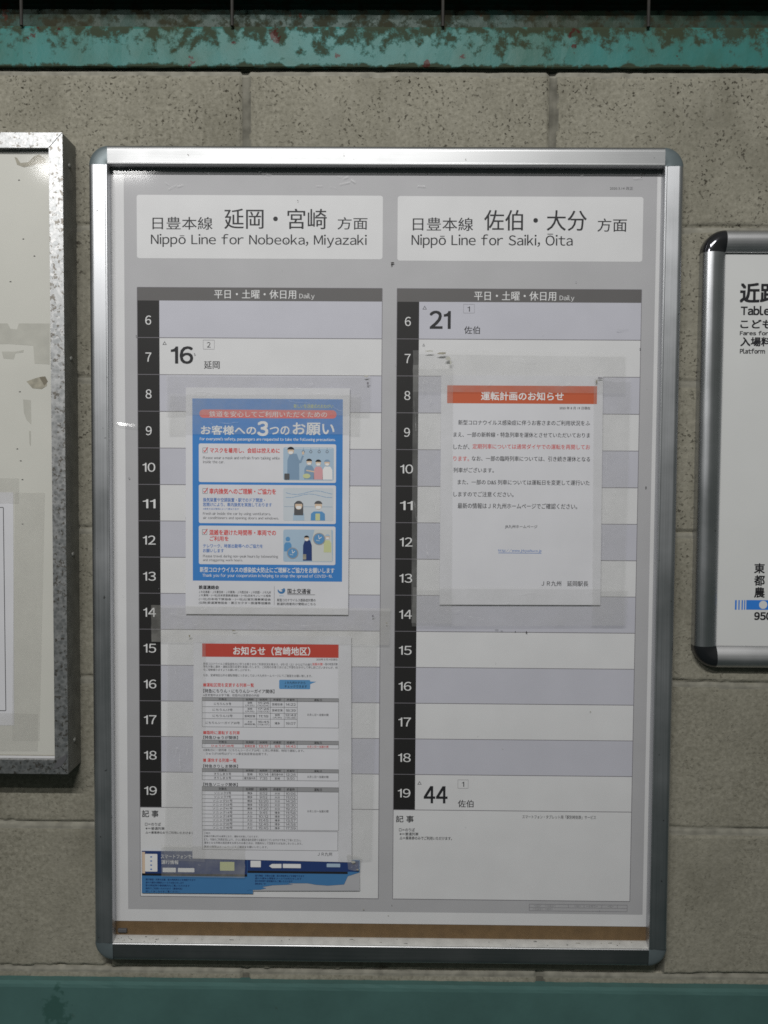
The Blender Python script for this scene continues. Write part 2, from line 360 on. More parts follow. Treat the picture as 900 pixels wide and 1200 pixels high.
# ------------------------------------------------------------------ the concrete block wall (one continuous relief)
def noise2(nx, nz, cell, seed):
    g = np.random.RandomState(seed); a = g.rand(int(nx / cell) + 3, int(nz / cell) + 3)
    X, Z = np.meshgrid(np.arange(nx) / cell, np.arange(nz) / cell, indexing='ij')
    i, j = X.astype(int), Z.astype(int); u, v = X - i, Z - j; u = u * u * (3 - 2 * u); v = v * v * (3 - 2 * v)
    return (a[i, j] * (1 - u) + a[i + 1, j] * u) * (1 - v) + (a[i, j + 1] * (1 - u) + a[i + 1, j + 1] * u) * v - 0.5
def block_wall():
    st = 2.4; x0, x1, z0, z1 = -900.0, 1300.0, -1400.0, 12.0
    nx, nz = int((x1 - x0) / st) + 1, int((z1 - z0) / st) + 1
    X, Z = np.meshgrid(x0 + st * np.arange(nx), z0 + st * np.arange(nz), indexing='ij')
    wob = noise2(nx, nz, 21, 1) * 2.4 + noise2(nx, nz, 4, 2) * 1.3
    row = np.floor(-(Z + wob * 0.6) / 200.0).astype(int)                  # course number, 0 = the one under the purlin
    q = -(Z + wob) / 200.0; below = (q - np.round(q)) * 200.0               # mm below the nearest bed joint
    xs = np.where(row % 2 == 0, (X + wob * 0.8 + 7.6) / 400.0, (X + wob * 0.8 + 195.0) / 375.0)
    dx = np.abs(xs - np.round(xs)) * 390.0
    vj = np.clip((6.8 - dx) / 3.0, 0, 1); vj = vj * vj * (3 - 2 * vj)       # raked upright joint
    gap = np.clip((2.6 - np.abs(below)) / 1.5, 0, 1) * (0.55 + 1.2 * (noise2(nx, nz, 30, 8) + .5))   # open crack at the top of the bed joint
    bed = np.clip((5.2 - np.abs(below - 5.5)) / 2.0, 0, 1)
    groove = np.maximum(vj, bed * 0.9)
    colm = np.floor(xs).astype(int)
    lift = np.sin(row * 12.9898 + colm * 78.233) * 0.7
    h = lift * (1 - groove) - 4.2 * vj - 0.9 * bed - 3.2 * np.clip(gap, 0, 1.2) + noise2(nx, nz, 2.6, 3) * 0.55 * (1 - groove) + noise2(nx, nz, 55, 4) * 0.9 + noise2(nx, nz, 1.5, 5) * 0.35
    d = np.minimum(np.abs(below), dx)
    chip = np.clip(noise2(nx, nz, 7, 6) - 0.28, 0, 1) * np.clip((14 - d) / 8, 0, 1) * 8 * (1 - bed)
    h -= chip
    co = np.stack([X * S, -h * S, (Z) * S], -1).reshape(-1, 3)
    idx = np.arange(nx * nz).reshape(nx, nz)
    q = np.stack([idx[:-1, :-1], idx[1:, :-1], idx[1:, 1:], idx[:-1, 1:]], -1).reshape(-1, 4)
    me = bpy.data.meshes.new('block_wall'); me.vertices.add(len(co)); me.vertices.foreach_set('co', co.ravel())
    me.loops.add(q.size); me.loops.foreach_set('vertex_index', q.ravel().astype(np.int32))
    me.polygons.add(len(q)); me.polygons.foreach_set('loop_start', (np.arange(len(q)) * 4).astype(np.int32))
    me.materials.append(M_BLOCK); me.materials.append(M_MORTAR); me.materials.append(M_JOINT)
    me.polygons.foreach_set('material_index', np.where(bed > 0.5, 1, np.where(vj > 0.5, 2, 0))[:-1, :-1].ravel().astype(np.int32))
    me.polygons.foreach_set('use_smooth', np.ones(len(q), dtype=bool))
    me.update(calc_edges=True); me.validate()
    o = link('block_wall', me, None, (0, 0, ZOFF * S))
    tag(o, 'grey porous concrete block wall with mortar joints behind the boards', 'wall', kind='thing')
block_wall()

# ------------------------------------------------------------------ teal steel purlin, its hook bolts, the roof sheet, the lower beam
XL, XR = -900, 1300
zb, zt = at(450, 79, -6)[1], at(450, 31, -6)[1]
pt = thing('steel_purlin', 'rusty turquoise painted steel beam along the top of the block wall', 'beam', (186, 0, zb))
m = Mesh(); nseg = 120
def strip(m, prof, mm, xs, wob=0.0):
    n = len(prof)
    vs = [(x, y + (rnd.uniform(-wob, wob)), z + rnd.uniform(-wob, wob)) for x in xs for y, z in prof]
    m.add(vs, [(i * n + j, (i + 1) * n + j, (i + 1) * n + j + 1, i * n + j + 1) for i in range(len(xs) - 1) for j in range(n - 1)], mm)
XS = [XL + (XR - XL) * i / nseg for i in range(nseg + 1)]
strip(m, [(4, zb + 1), (-4.6, zb), (-5.8, zb + 1), (-6.2, zt - 3.5), (-4.5, zt), (-1, zt + 1), (24, zt + 1)], M_TEAL, XS, 0.35); m.smooth = False
m.build('front_flange', pt)
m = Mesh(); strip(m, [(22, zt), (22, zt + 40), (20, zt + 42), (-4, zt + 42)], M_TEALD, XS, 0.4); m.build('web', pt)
rf = Mesh(); amp = 9; pts = []
xs = [XL + (XR - XL) * i / 560 for i in range(561)]
ys = [60, 40, 15, -5, -24]
vs = [(x, y, zt + 52 + amp * math.sin(2 * math.pi * x / 32.0) - (y - 60) * 0.02) for x in xs for y in ys]
rf.add(vs, [(i * 5 + j, (i + 1) * 5 + j, (i + 1) * 5 + j + 1, i * 5 + j + 1) for i in range(560) for j in range(4)], M_ROOF); rf.smooth = True
rf = rf.build('roof_sheet'); tag(rf, 'dark corrugated roof sheet lying on the turquoise beam', 'roof sheet', kind='thing')
proto = None
for k, px in enumerate((25, 272, 519, 760)):
    x = at(px, 18, -10)[0]
    if proto is None:
        b = Mesh(); n = 10; z0, z1 = zt - 2, zt + 70
        vs = [(x + 2.2 * math.cos(2 * math.pi * i / n), -10 + 2.2 * math.sin(2 * math.pi * i / n), z) for z in (z0, z1) for i in range(n)]
        b.add(vs, [(i, (i + 1) % n, n + (i + 1) % n, n + i) for i in range(n)] + [tuple(range(n - 1, -1, -1)), tuple(range(n, 2 * n))], M_BOLT)
        proto = b.build('hook_bolt'); o = proto; x00 = x
    else:
        o = proto.copy(); COL.objects.link(o); o.location.x += (x - x00) * S
    where = ('nearest the galvanised notice board', 'above the left title panel', 'above the right title panel', 'nearest the fare board')[k]
    tag(o, 'thin rusty hook bolt on the turquoise beam, ' + where, 'bolt', 'hook bolts holding the roof sheet')
zt2l = at(450, 1157.5, -14)[1]
m = Mesh()
strip(m, [(2, zt2l + 2), (-9, zt2l + 1.5), (-13, zt2l - 1), (-14, zt2l - 5), (-14, zt2l - 160)], M_TEALB, XS, 0.3)
o = m.build('base_beam'); tag(o, 'dull dark turquoise steel band along the foot of the block wall', 'beam', kind='thing')

# ------------------------------------------------------------------ rounded snap frame rails and corners
M_LIP = mat('pale matte lip metal', (0.62, 0.62, 0.60), 0.5, 0.25, var=0.12, scale=70)  # bottom lip, paler and less metallic than the rails
def rail(m, prof, a, b, nrm, mm, lip=None):        # prof (u outward, y); a->b inner edge, nrm outward normal
    n = len(prof); L = 24
    vs = []
    for i in range(L + 1):
        x = a[0] + (b[0] - a[0]) * i / L; z = a[1] + (b[1] - a[1]) * i / L
        vs += [(x + nrm[0] * u, y, z + nrm[1] * u) for u, y in prof]
    fl = (b[0] - a[0]) * nrm[1] - (b[1] - a[1]) * nrm[0]
    fs = [(i * n + j, (i + 1) * n + j, (i + 1) * n + j + 1, i * n + j + 1) for i in range(L) for j in range(n - 1)]
    if fl < 0: fs = [f[::-1] for f in fs]
    m.add(vs, fs, mm)
    if lip:
        k = m.slot(lip)
        for i in range(L):
            for j in (0, 1): m.mi[i * (n - 1) + j] = k
def corner(m, prof, c, a0, mm, seg=12):
    n = len(prof); vs = []
    for i in range(seg + 1):
        t = math.radians(a0 + 90 * i / seg); vs += [(c[0] + math.cos(t) * u, y, c[1] + math.sin(t) * u) for u, y in prof]
    m.add(vs, [(i * n + j, i * n + j + 1, (i + 1) * n + j + 1, (i + 1) * n + j) for i in range(seg) for j in range(n - 1)], mm)
def arc(u0, y0, a, b, t0, t1, k):
    return [(u0 + a * math.cos(math.radians(t0 + (t1 - t0) * i / k)), y0 - b * math.sin(math.radians(t0 + (t1 - t0) * i / k))) for i in range(k + 1)]
OX0, OX1, OZ1, OZ0, RW = -206.5, 558.5, -105.0, -1179.0, 25.5
IX0, IX1, IZ1, IZ0 = OX0 + RW, OX1 - RW, OZ1 - RW, OZ0 + RW
PROF = [(0, -4), (0.0, -21.5), (0.3, -22.3), (1.0, -22.7), (2.2, -23.2), (2.8, -23.4), (18.6, -21.9), (19.6, -21.7)] + arc(19.6, -15, 5.9, 6.6, 76, 0, 7) + [(25.5, 3)]
def rail_profile(tilt, shelf=0.0): return [(-shelf, -4), (-shelf, -9.8), (0.0, -21.5), (0.3, -22.5), (1.0, -23.0), (2.2, -23.1), (2.8, -22.9), (3.5, -22.9 + tilt * .04), (17.8, -22.9 + tilt * .95), (18.6, -22.9 + tilt), (19.6, -22.7 + tilt)] + arc(19.6, -15, 5.9, 7.6 - tilt, 76, 0, 7) + [(25.5, 3)]
fr = thing('poster_frame', 'large silver aluminium snap frame with rounded corners around the timetable', 'frame', ((OX0 + OX1) / 2, 0, OZ0))
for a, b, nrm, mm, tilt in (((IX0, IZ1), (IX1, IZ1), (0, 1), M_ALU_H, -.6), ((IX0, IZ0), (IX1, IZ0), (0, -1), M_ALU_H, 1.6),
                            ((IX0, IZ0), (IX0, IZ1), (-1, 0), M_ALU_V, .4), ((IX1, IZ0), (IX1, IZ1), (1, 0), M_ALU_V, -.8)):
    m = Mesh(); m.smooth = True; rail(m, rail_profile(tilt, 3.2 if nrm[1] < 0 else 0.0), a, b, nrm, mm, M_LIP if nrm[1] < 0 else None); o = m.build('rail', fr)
    o.data.set_sharp_from_angle(angle=math.radians(22))
for c, a0 in (((IX0, IZ1), 90), ((IX1, IZ1), 0), ((IX0, IZ0), 180), ((IX1, IZ0), 270)):
    m = Mesh(); m.smooth = True; pr = [(0, -22.6), (2.6, -23.5), (18.4, -22.1), (19.4, -21.9)] + arc(19.4, -15, 6.4, 6.8, 76, 0, 7) + [(25.8, 3)]
    corner(m, pr, c, a0, M_CAP); o = m.build('corner_cap', fr); o.data.set_sharp_from_angle(angle=math.radians(30))
m = Mesh(); m.box(IX0 - 6, IX1 + 6, -7.6, -4, IZ0 - 6, IZ1 + 6, P_MDF); m.build('backing_board', fr)
# dirt lying on the bottom lip and the small clip left in the corner
dm = Mesh(); LZ = lambda y: IZ0 + .35 + 3.2 * (y + 21.5) / 11.7
for k in range(46):
    x = rnd.choice((rnd.uniform(IX0 + 2, IX0 + 60), rnd.uniform(IX0, IX1), rnd.uniform(IX0, IX1))); w = rnd.uniform(1.0, 7.0) if rnd.random() < .3 else rnd.uniform(.6, 2)
    y = rnd.uniform(-20, -11)
    dm.add([(x, y, LZ(y)), (x + w, y - rnd.uniform(0, .8), LZ(y)), (x + w * .8, y + rnd.uniform(.6, 1.6), LZ(y)), (x + w * .1, y + rnd.uniform(.4, 1.2), LZ(y))], [(0, 1, 2, 3)], rnd.choice((M_DIRT, P_STAIN)))
dm.build('dirt', fr)['kind'] = 'stuff'
m = Mesh(); m.box(IX0 + 3, IX0 + 15, -11.5, -7.6, IZ0 + 8, IZ0 + 13, P_SOFT); m.build('clip', fr, bevel=0.8)
YC = -10.6
def film(m, x0, x1, z0, z1, Y, mm, nx, nz, fn):
    vs = [(x0 + (x1 - x0) * i / nx, Y - fn(x0 + (x1 - x0) * i / nx, z0 + (z1 - z0) * j / nz), z0 + (z1 - z0) * j / nz) for i in range(nx + 1) for j in range(nz + 1)]
    k = nz + 1
    m.add(vs, [(i * k + j, (i + 1) * k + j, (i + 1) * k + j + 1, i * k + j + 1) for i in range(nx) for j in range(nz)], mm); m.smooth = True
m = Mesh(); film(m, IX0 - 3, IX1 + 3, IZ0 + 1, IZ1 + 3, YC, M_COVER, 4, 4, lambda x, z: 0)
cov = m.build('clear_cover', fr)
def crease(px0, py0, px1, py1, w, lamp):        # a small fold in the film whose face catches the side lamp
    (xa, za), (xb, zb_) = at(px0, py0, YC), at(px1, py1, YC)
    p = np.array([(xa + xb) / 2, YC, (za + zb_) / 2]); a = np.array([CX, -CD, CZ]) - p; b = np.array(lamp, float) - p
    hv = a / np.linalg.norm(a) + b / np.linalg.norm(b); sl = -hv[2] / hv[1]; sy = -hv[0] / hv[1]      # slopes of that face
    m = Mesh(); n = 14; vs = []
    for i in range(n + 1):
        t = i / n; x, z = xa + (xb - xa) * t, za + (zb_ - za) * t; e = min(1.0, 6 * t + .05, 6 * (1 - t) + .05)
        y0 = YC - .15 + sy * (x - p[0]) * -1
        for q in range(7):
            u = q / 6; k = sl * (1 + .03 * (u - .5)); vs.append((x, y0 - 0.4 - k * w * u * e, z + w * e * (.5 - u)))
        vs.append((x, YC - .12, z - w * e * .5 - 2.0 * e))
    m.add(vs, [(i * 8 + j + 1, (i + 1) * 8 + j + 1, (i + 1) * 8 + j, i * 8 + j) for i in range(n) for j in range(7)], M_COVER); m.smooth = True
    o = m.build('crease', cov); o.data.set_sharp_from_angle(angle=math.radians(8))
crease(135, 496, 167, 500, 4.2, SIDE_LAMP); crease(722, 386, 737, 385.5, 1.6, (-60, -2300, 1222))
m = Mesh()
zz = Zoom(130, 190, 330 / 900)
for k in range(18):                             # scuffs on the film under the top rail
    px, py = rnd.uniform(135, 470) if k < 14 else rnd.uniform(470, 760), rnd.uniform(199, 222); x, z = at(px, py, YC - .2); L = rnd.uniform(4, 16); t = rnd.uniform(-1, 1) * 0.9
    m.line((x, z), (x + L * math.cos(t), z + L * math.sin(t) * .6), rnd.uniform(.5, 2.2), YC - .2 - k * .004, M_SCUFF_GLINT)
m.build('scuff', cov)['kind'] = 'stuff'

# ------------------------------------------------------------------ the timetable poster
YP = -8.2; Y1, Y2, Y3, Y4 = YP - .12, YP - .24, YP - .36, YP - .48
zpb = at(450, 1082.5, YP)[1]
po = Mesh(); po.sheet([(IX0 - 5, zpb), (IX1 + 5, zpb), (IX1 + 5, IZ1 + 5), (IX0 - 5, IZ1 + 5)], YP, P_POSTER)
poster = po.build('timetable_poster'); tag(poster, 'large grey and white railway timetable poster inside the silver frame', 'poster')
gx0, gx1, gz0 = at(145.5, 300, YP)[0], at(768.5, 300, YP)[0], at(450, 1068.5, YP)[1]
m = Mesh(); m.r((gx0, gz0, gx1, IZ1 + 4), Y1, P_GREY); m.build('grey_ground', poster)
ZA, ZB = Zoom(130, 190, 330 / 900), Zoom(450, 190, 330 / 900)
Z4, ZR = Zoom(150, 330, 310 / 900), Zoom(450, 330, 320 / 900)
ZN, ZM = Zoom(150, 930, 310 / 900), Zoom(450, 880, 330 / 900)
tx = {}
for side in (0, 1):
    Zh = (ZA, ZB)[side]; L0, L1 = (at(161, 650, YP)[0], at(448, 340, YP)[0]) if side == 0 else (at(465.3, 345, YP)[0], at(751.8, 345, YP)[0])
    L0 = at(160.8, 345, YP)[0] if side == 0 else L0
    tx[side] = (L0, L1)
    R = rect(Zh(83, 106, 867, 309) if side == 0 else Zh(42, 110, 824, 317), YP)
    m = Mesh(); m.rr((L0, R[1], L1, R[3]), Y2, P_POSTER, 3.2); pn = m.build('title_panel', poster)
    t = Mesh()
    if side == 0:
        for body, bb, bo in (('日豊本線', (133, 175, 325, 216), .010), ('延岡・宮崎', (362, 148, 690, 215), .014), ('方面', (724, 176, 820, 216), .010), ('Nippō Line for Nobeoka, Miyazaki', (128, 230, 818, 273), .012)):
            t.text(body, rect(Zh(*bb), YP), Y3, P_INK, bo)
    else:
        for body, bb, bo in (('日豊本線', (92, 177, 285, 220), .010), ('佐伯・大分', (320, 153, 648, 220), .014), ('方面', (682, 180, 776, 223), .010), ('Nippō Line for Saiki, Ōita', (88, 228, 603, 276), .012)):
            t.text(body, rect(Zh(*bb), YP), Y3, P_INK, bo)
    t.build('title_lettering', pn)
# rows: 14 equal hours
zr1 = (at(174, 352.3, YP)[1] + at(608, 354.2, YP)[1]) / 2; zr0 = (at(174, 944.8, YP)[1] + at(600, 951, YP)[1]) / 2
zbar = (at(300, 337.5, YP)[1] + at(608, 338.6, YP)[1]) / 2; rh = (zr1 - zr0) / 14; zn0 = (at(300, 1050.5, YP)[1] + at(600, 1055.5, YP)[1]) / 2
for side in (0, 1):
    L0, L1 = tx[side]; hc = L0 + 29.0
    grid = Mesh(); grid.r((L0, zn0, L1, zbar), Y2, P_POSTER); grid = grid.build('timetable_grid', poster)
    m = Mesh()
    for k in range(14):
        if k % 2 == 0: m.r((hc, zr1 - rh * (k + 1), L1, zr1 - rh * k), Y3, P_LAV)
    m.build('hour_row', grid)
    m = Mesh(); m.r((L0, zr0, hc, zr1), Y3, P_BLACK); m.build('hour_column', grid)
    m = Mesh(); m.r((L0, zr1, L1, zbar), Y3, P_BAR); m.build('day_bar', grid)
    m = Mesh()
    for k in range(1, 15): m.line((L0, zr1 - rh * k), (L1, zr1 - rh * k), .75, Y4, P_LINE)
    m.frame((L0, zn0, L1, zbar), .7, Y4 - .03, P_LINE)
    m.build('rule_line', grid)
    t = Mesh()
    for k in range(14):
        h = 6 + k; zc = zr1 - rh * (k + .53); hw = 3.9 if h < 10 else 8.4
        t.text(str(h), (L0 + 14.4 - hw, zc - 6.0, L0 + 14.4 + hw, zc + 6.0), Y4 - .05, P_WHITE, .008)
    if side == 0:
        t.text('平日・土曜・休日用', rect(ZA(330, 408, 592, 437), YP), Y4, P_WHITE, .012); t.text('Daily', rect(ZA(602, 420, 651, 440), YP), Y4, P_WHITE)
        E_ = [('16', Z4(146, 220, 222, 280), .038), ('延岡', Z4(259, 270, 312, 297), .012), ('2', Z4(269, 206, 281, 224), 0), ('△', Z4(118, 203, 132, 215), .01)]
        bx = [Z4(256, 199, 294, 230)]
        nt = [('記 事', ZN(48, 56, 104, 80), .02), ('□＝のりば', ZN(58, 98, 112, 109), .02), ('※＝普通列車', ZN(60, 113, 125, 123), .02), ('△＝乗車券のみでご利用いただけます。', ZN(60, 128, 228, 137), .02)]
    else:
        t.text('平日・土曜・休日用', rect(ZB(288, 413, 550, 443), YP), Y4, P_WHITE, .012); t.text('Daily', rect(ZB(561, 426, 608, 446), YP), Y4, P_WHITE)
        E_ = [('21', ZR(150, 96, 220, 156), .038), ('佐伯', ZR(264, 147, 316, 173), .012), ('1', ZR(275, 82, 283, 99), 0), ('△', ZR(127, 80, 141, 92), .01),
              ('44', ZM(127, 112, 203, 167), .038), ('佐伯', ZM(236, 156, 286, 180), .012), ('1', ZM(249, 98, 256, 114), 0), ('△', ZM(107, 96, 120, 107), .01), ('△', ZR(127, 204, 135, 213), .01)]
        bx = [ZR(262, 75, 298, 104), ZM(236, 92, 269, 119)]
        nt = [('記 事', ZM(38, 206, 95, 228), .02), ('□＝のりば', ZM(48, 246, 98, 257), .02), ('※＝普通列車', ZM(50, 260, 110, 270), .02), ('△＝乗車券のみでご利用いただけます。', ZM(50, 273, 217, 284), .02),
              ('スマートフォン・タブレット用「駅別時刻表」サービス', ZM(442, 205, 677, 217), .01)]
    for body, bb, bo in E_: t.text(body, rect(bb, YP), Y4, P_INK, bo)
    for b in bx: t.frame(rect(b, YP), .3, Y4, P_LINE)
    for body, bb, bo in nt: t.text(body, rect(bb, YP), Y4, P_SOFT if len(body) > 4 else P_INK, bo)
    t.build('lettering', grid)
t = Mesh(); t.text('2020.3.14 改正', rect(ZB(722, 79, 796, 89), YP), Y2, P_SOFT, .01)
R = rect(ZM(464, 491, 777, 512), YP); t.frame(R, .5, Y2, P_LINE); zm_ = (R[1] + R[3]) / 2; t.line((R[0], zm_), (R[2], zm_), .4, Y2, P_LINE)
for f in (.4, .56, .74, .9): t.line((R[0] + (R[2] - R[0]) * f, zm_), (R[0] + (R[2] - R[0]) * f, R[3]), .4, Y2 - .02, P_LINE)
for f0, f1, lo in ((.05, .12, 0), (.16, .27, 0), (.46, .53, 0), (.58, .70, 0), (.80, .86, 0), (.04, .14, 1), (.16, .24, 1)):
    z0 = (zm_ if not lo else R[1]) + 1.4
    t.text('ーニ三二ー', (R[0] + (R[2] - R[0]) * f0, z0, R[0] + (R[2] - R[0]) * f1, z0 + 2.2), Y2 - .04, P_SOFT)
t.build('small_print', poster)

# ------------------------------------------------------------------ sheets stuck on the cover
YS = -11.6
class Sheet:
    def __init__(s, name, label, cat, pts_px, Y, mm=P_SHEET, group=None):
        s.Y = Y; m = Mesh(); m.sheet([at(*p, Y) for p in pts_px], Y, mm); s.o = tag(m.build(name), label, cat, group)
    def lay(s, k): return s.Y - 0.09 * k
    def R(s, bb): return rect(bb, s.Y)
def draw_texts(sh, m, items, k=3):
    for body, bb, mm, bo in items: m.text(body, sh.R(bb), sh.lay(k), mm, bo)

# old blue stickers at the foot of the left column
def sticker(label, x0, x1, top, bot, torn):
    Y = -10.75 if not torn else -11.2
    if not torn:
        sh = Sheet('old_sticker', label, 'sticker', [(x0, bot), (x1, bot + 1), (x1, top + 1), (x0, top)], Y, P_LBLUE, 'old blue stickers under the tape')
    else:
        tear = [(ZN.p(*p)) for p in ((412, 328), (450, 327), (470, 322), (455, 318), (490, 312), (560, 309), (540, 305), (610, 305), (640, 310), (680, 313), (735, 309), (748, 281), (788, 268))]
        sh = Sheet('old_sticker', label, 'sticker', [(x0, bot)] + tear + [(x1, top), (x0, top)], Y, P_LBLUE, 'old blue stickers under the tape')
    mid = top + (ZN.k * 78 if not torn else ZN.k * 38)
    m = Mesh(); m.r(sh.R((x0 + .3, top + .5, x1 - (.3 if not torn else 1), mid)), sh.lay(1), P_NAVY); m.r(sh.R((x0 + .3, mid, x1 - (.3 if not torn else 14), mid + 2.6)), sh.lay(2), P_INK); m.build('navy_band', sh.o)
    m = Mesh()
    if not torn:
        m.rr(sh.R(ZN(58, 205, 100, 265)), sh.lay(2), P_WHITE, 1); m.r(sh.R(ZN(48, 198, 58, 275)), sh.lay(2), P_SKIN)
        for j in range(4): m.ell(*[(a + b) / 2 for a, b in [sh.R(ZN(74, 212 + 14 * j, 84, 218 + 14 * j))[0::2], sh.R(ZN(74, 212 + 14 * j, 84, 218 + 14 * j))[1::2]]], 1.4, 1.0, sh.lay(3), P_BLUEINK, 8)
        m.text('スマートフォンで', sh.R(ZN(112, 207, 215, 221)), sh.lay(3), P_WHITE, .02); m.text('運行情報', sh.R(ZN(114, 226, 172, 240)), sh.lay(3), P_WHITE, .02)
        m.rr(sh.R(ZN(118, 252, 163, 267)), sh.lay(3), P_WHITE, .6); m.rr(sh.R(ZN(170, 253, 226, 267)), sh.lay(3), P_WHITE, .6)
        m.r(sh.R(ZN(313, 232, 362, 262)), sh.lay(3), P_OLIVE)
        for j in range(5): m.text(('運行情報・列車の位置・駅の時刻表などを確認できます', '遅れや運休の情報をメールでお知らせします', '駅の時刻表や乗換案内もご覧いただけます', '無料でご利用いただけます（通信料別）', '詳しくはこちらをご覧ください')[j], sh.R(ZN(60, 289 + 10 * j, (230, 190, 210, 185, 175)[j], 296 + 10 * j)), sh.lay(3), P_NAVY, .01)
    else:
        m.rr(sh.R(ZN(417, 228, 452, 250)), sh.lay(3), P_WHITE, .6); m.poly([at(*ZN.p(*p), sh.Y) for p in ((480, 246), (490, 239), (522, 239), (522, 253), (490, 253))], sh.lay(3), P_WHITE)
        m.rr(sh.R(ZN(527, 239, 588, 253)), sh.lay(3), P_WHITE, .6); m.rr(sh.R(ZN(676, 238, 722, 250)), sh.lay(3), P_SKYB, .6)
        for j in range(4): m.text(('運行情報・列車の位置・駅の時刻表などを確認できます', '遅れや運休の情報をメールでお知らせします', '駅の時刻表や乗換案内もご覧いただけます', '無料で')[j], sh.R(ZN(432, 276 + 9 * j, (600, 590, 560, 470)[j], 283 + 9 * j)), sh.lay(3), P_NAVY, .01)
    m.build('print', sh.o)
m = Mesh(); m.sheet([at(*ZN.p(*p), -10.7) for p in ((405, 331), (788, 331), (788, 262), (405, 262))], -10.7, paper('torn sticker backing', (.40, .40, .42), .06), .06)
tag(m.build('sticker_backing'), 'pale torn paper backing left under the right blue sticker', 'paper scrap')
sticker('old navy and light blue sticker at the foot of the left timetable column', ZN.p(47, 0)[0], ZN.p(425, 0)[0], 930 + 195 * ZN.k, 930 + 338 * ZN.k, False)
sticker('torn light blue sticker with a ragged lower edge beside the whole blue one', ZN.p(405, 0)[0] + .2, ZN.p(788, 0)[0], 930 + 226 * ZN.k, 930 + 331 * ZN.k, True)

# --- blue flyer
Z5, Z6 = Zoom(200, 440, 220 / 900), Zoom(200, 570, 220 / 900)
fl = Sheet('safety_flyer', 'blue and white flyer asking passengers three favours, taped over the left timetable', 'flyer', [(217.5, 719.5), (408, 720.5), (410, 455), (217.8, 454)], YS)
m = Mesh(); m.r(fl.R((225.7, 467.4, 401.3, 681)), fl.lay(1), P_BLUE); m.build('blue_ground', fl.o)
m = Mesh(); m.rr(fl.R(Z5(138, 165, 795, 205)), fl.lay(2), P_RED, 5.2); m.text('鉄道を安心してご利用いただくための', fl.R(Z5(185, 172, 750, 200)), fl.lay(3), P_WHITE, .012); m.build('red_ribbon', fl.o)
m = Mesh()
draw_texts(fl, m, [('お客様への', Z5(145, 240, 410, 285), P_WHITE, .035), ('3', Z5(415, 219, 468, 290), P_WHITE, .06), ('つの', Z5(475, 243, 570, 285), P_WHITE, .035), ('お願い', Z5(585, 226, 785, 286), P_WHITE, .035),
    ("For everyone's safety, passengers are requested to take the following precautions.", Z5(140, 297, 790, 317), P_WHITE, .02), ('新しい生活様式のおねがい', Z5(590, 138, 780, 157), P_YELLOW, .02),
    ('新型コロナウイルスの感染拡大防止にご理解とご協力をお願いします', Z6(140, 388, 785, 414), P_WHITE, .02), ('Thank you for your cooperation in helping to stop the spread of COVID-19.', Z6(152, 420, 775, 440), P_WHITE, .015)])
m.build('title_lettering', fl.o)
def head(m, sh, c, r, k, hair=P_INK, long=False):
    x, z = at(*c, sh.Y); 
    if long: m.poly([(x - r * 1.15, z - r * 2.4), (x + r * 1.15, z - r * 2.4), (x + r * 1.1, z + r * .6), (x - r * 1.1, z + r * .6)], sh.lay(k), hair)
    m.ell(x, z, r * .9, r, sh.lay(k + .5), P_SKIN, 16); m.ell(x, z + r * .25, r * 1.02, r * .95, sh.lay(k + 1), hair, 14, 10, 170)
    m.rr((x - r * .62, z - r * .85, x + r * .62, z - r * .1), sh.lay(k + 1.2), P_WHITE, r * .25)
def torso(m, sh, c, w, h, mm, k):
    x, z = at(*c, sh.Y); m.poly([(x - w * .5, z - h), (x + w * .5, z - h), (x + w * .48, z - h * .25), (x + w * .28, z), (x - w * .28, z), (x - w * .48, z - h * .25)], sh.lay(k), mm)
def tick(m, sh, bb):
    R = sh.R(bb); m.frame(R, .45, sh.lay(3), P_SOFT); x0, z0, x1, z1 = R; w = x1 - x0
    m.line((x0 + w * .2, z0 + w * .55), (x0 + w * .45, z0 + w * .2), 1.0, sh.lay(4), P_REDINK); m.line((x0 + w * .42, z0 + w * .2), (x1 + w * .1, z1 + w * .15), 1.0, sh.lay(4.2), P_REDINK)
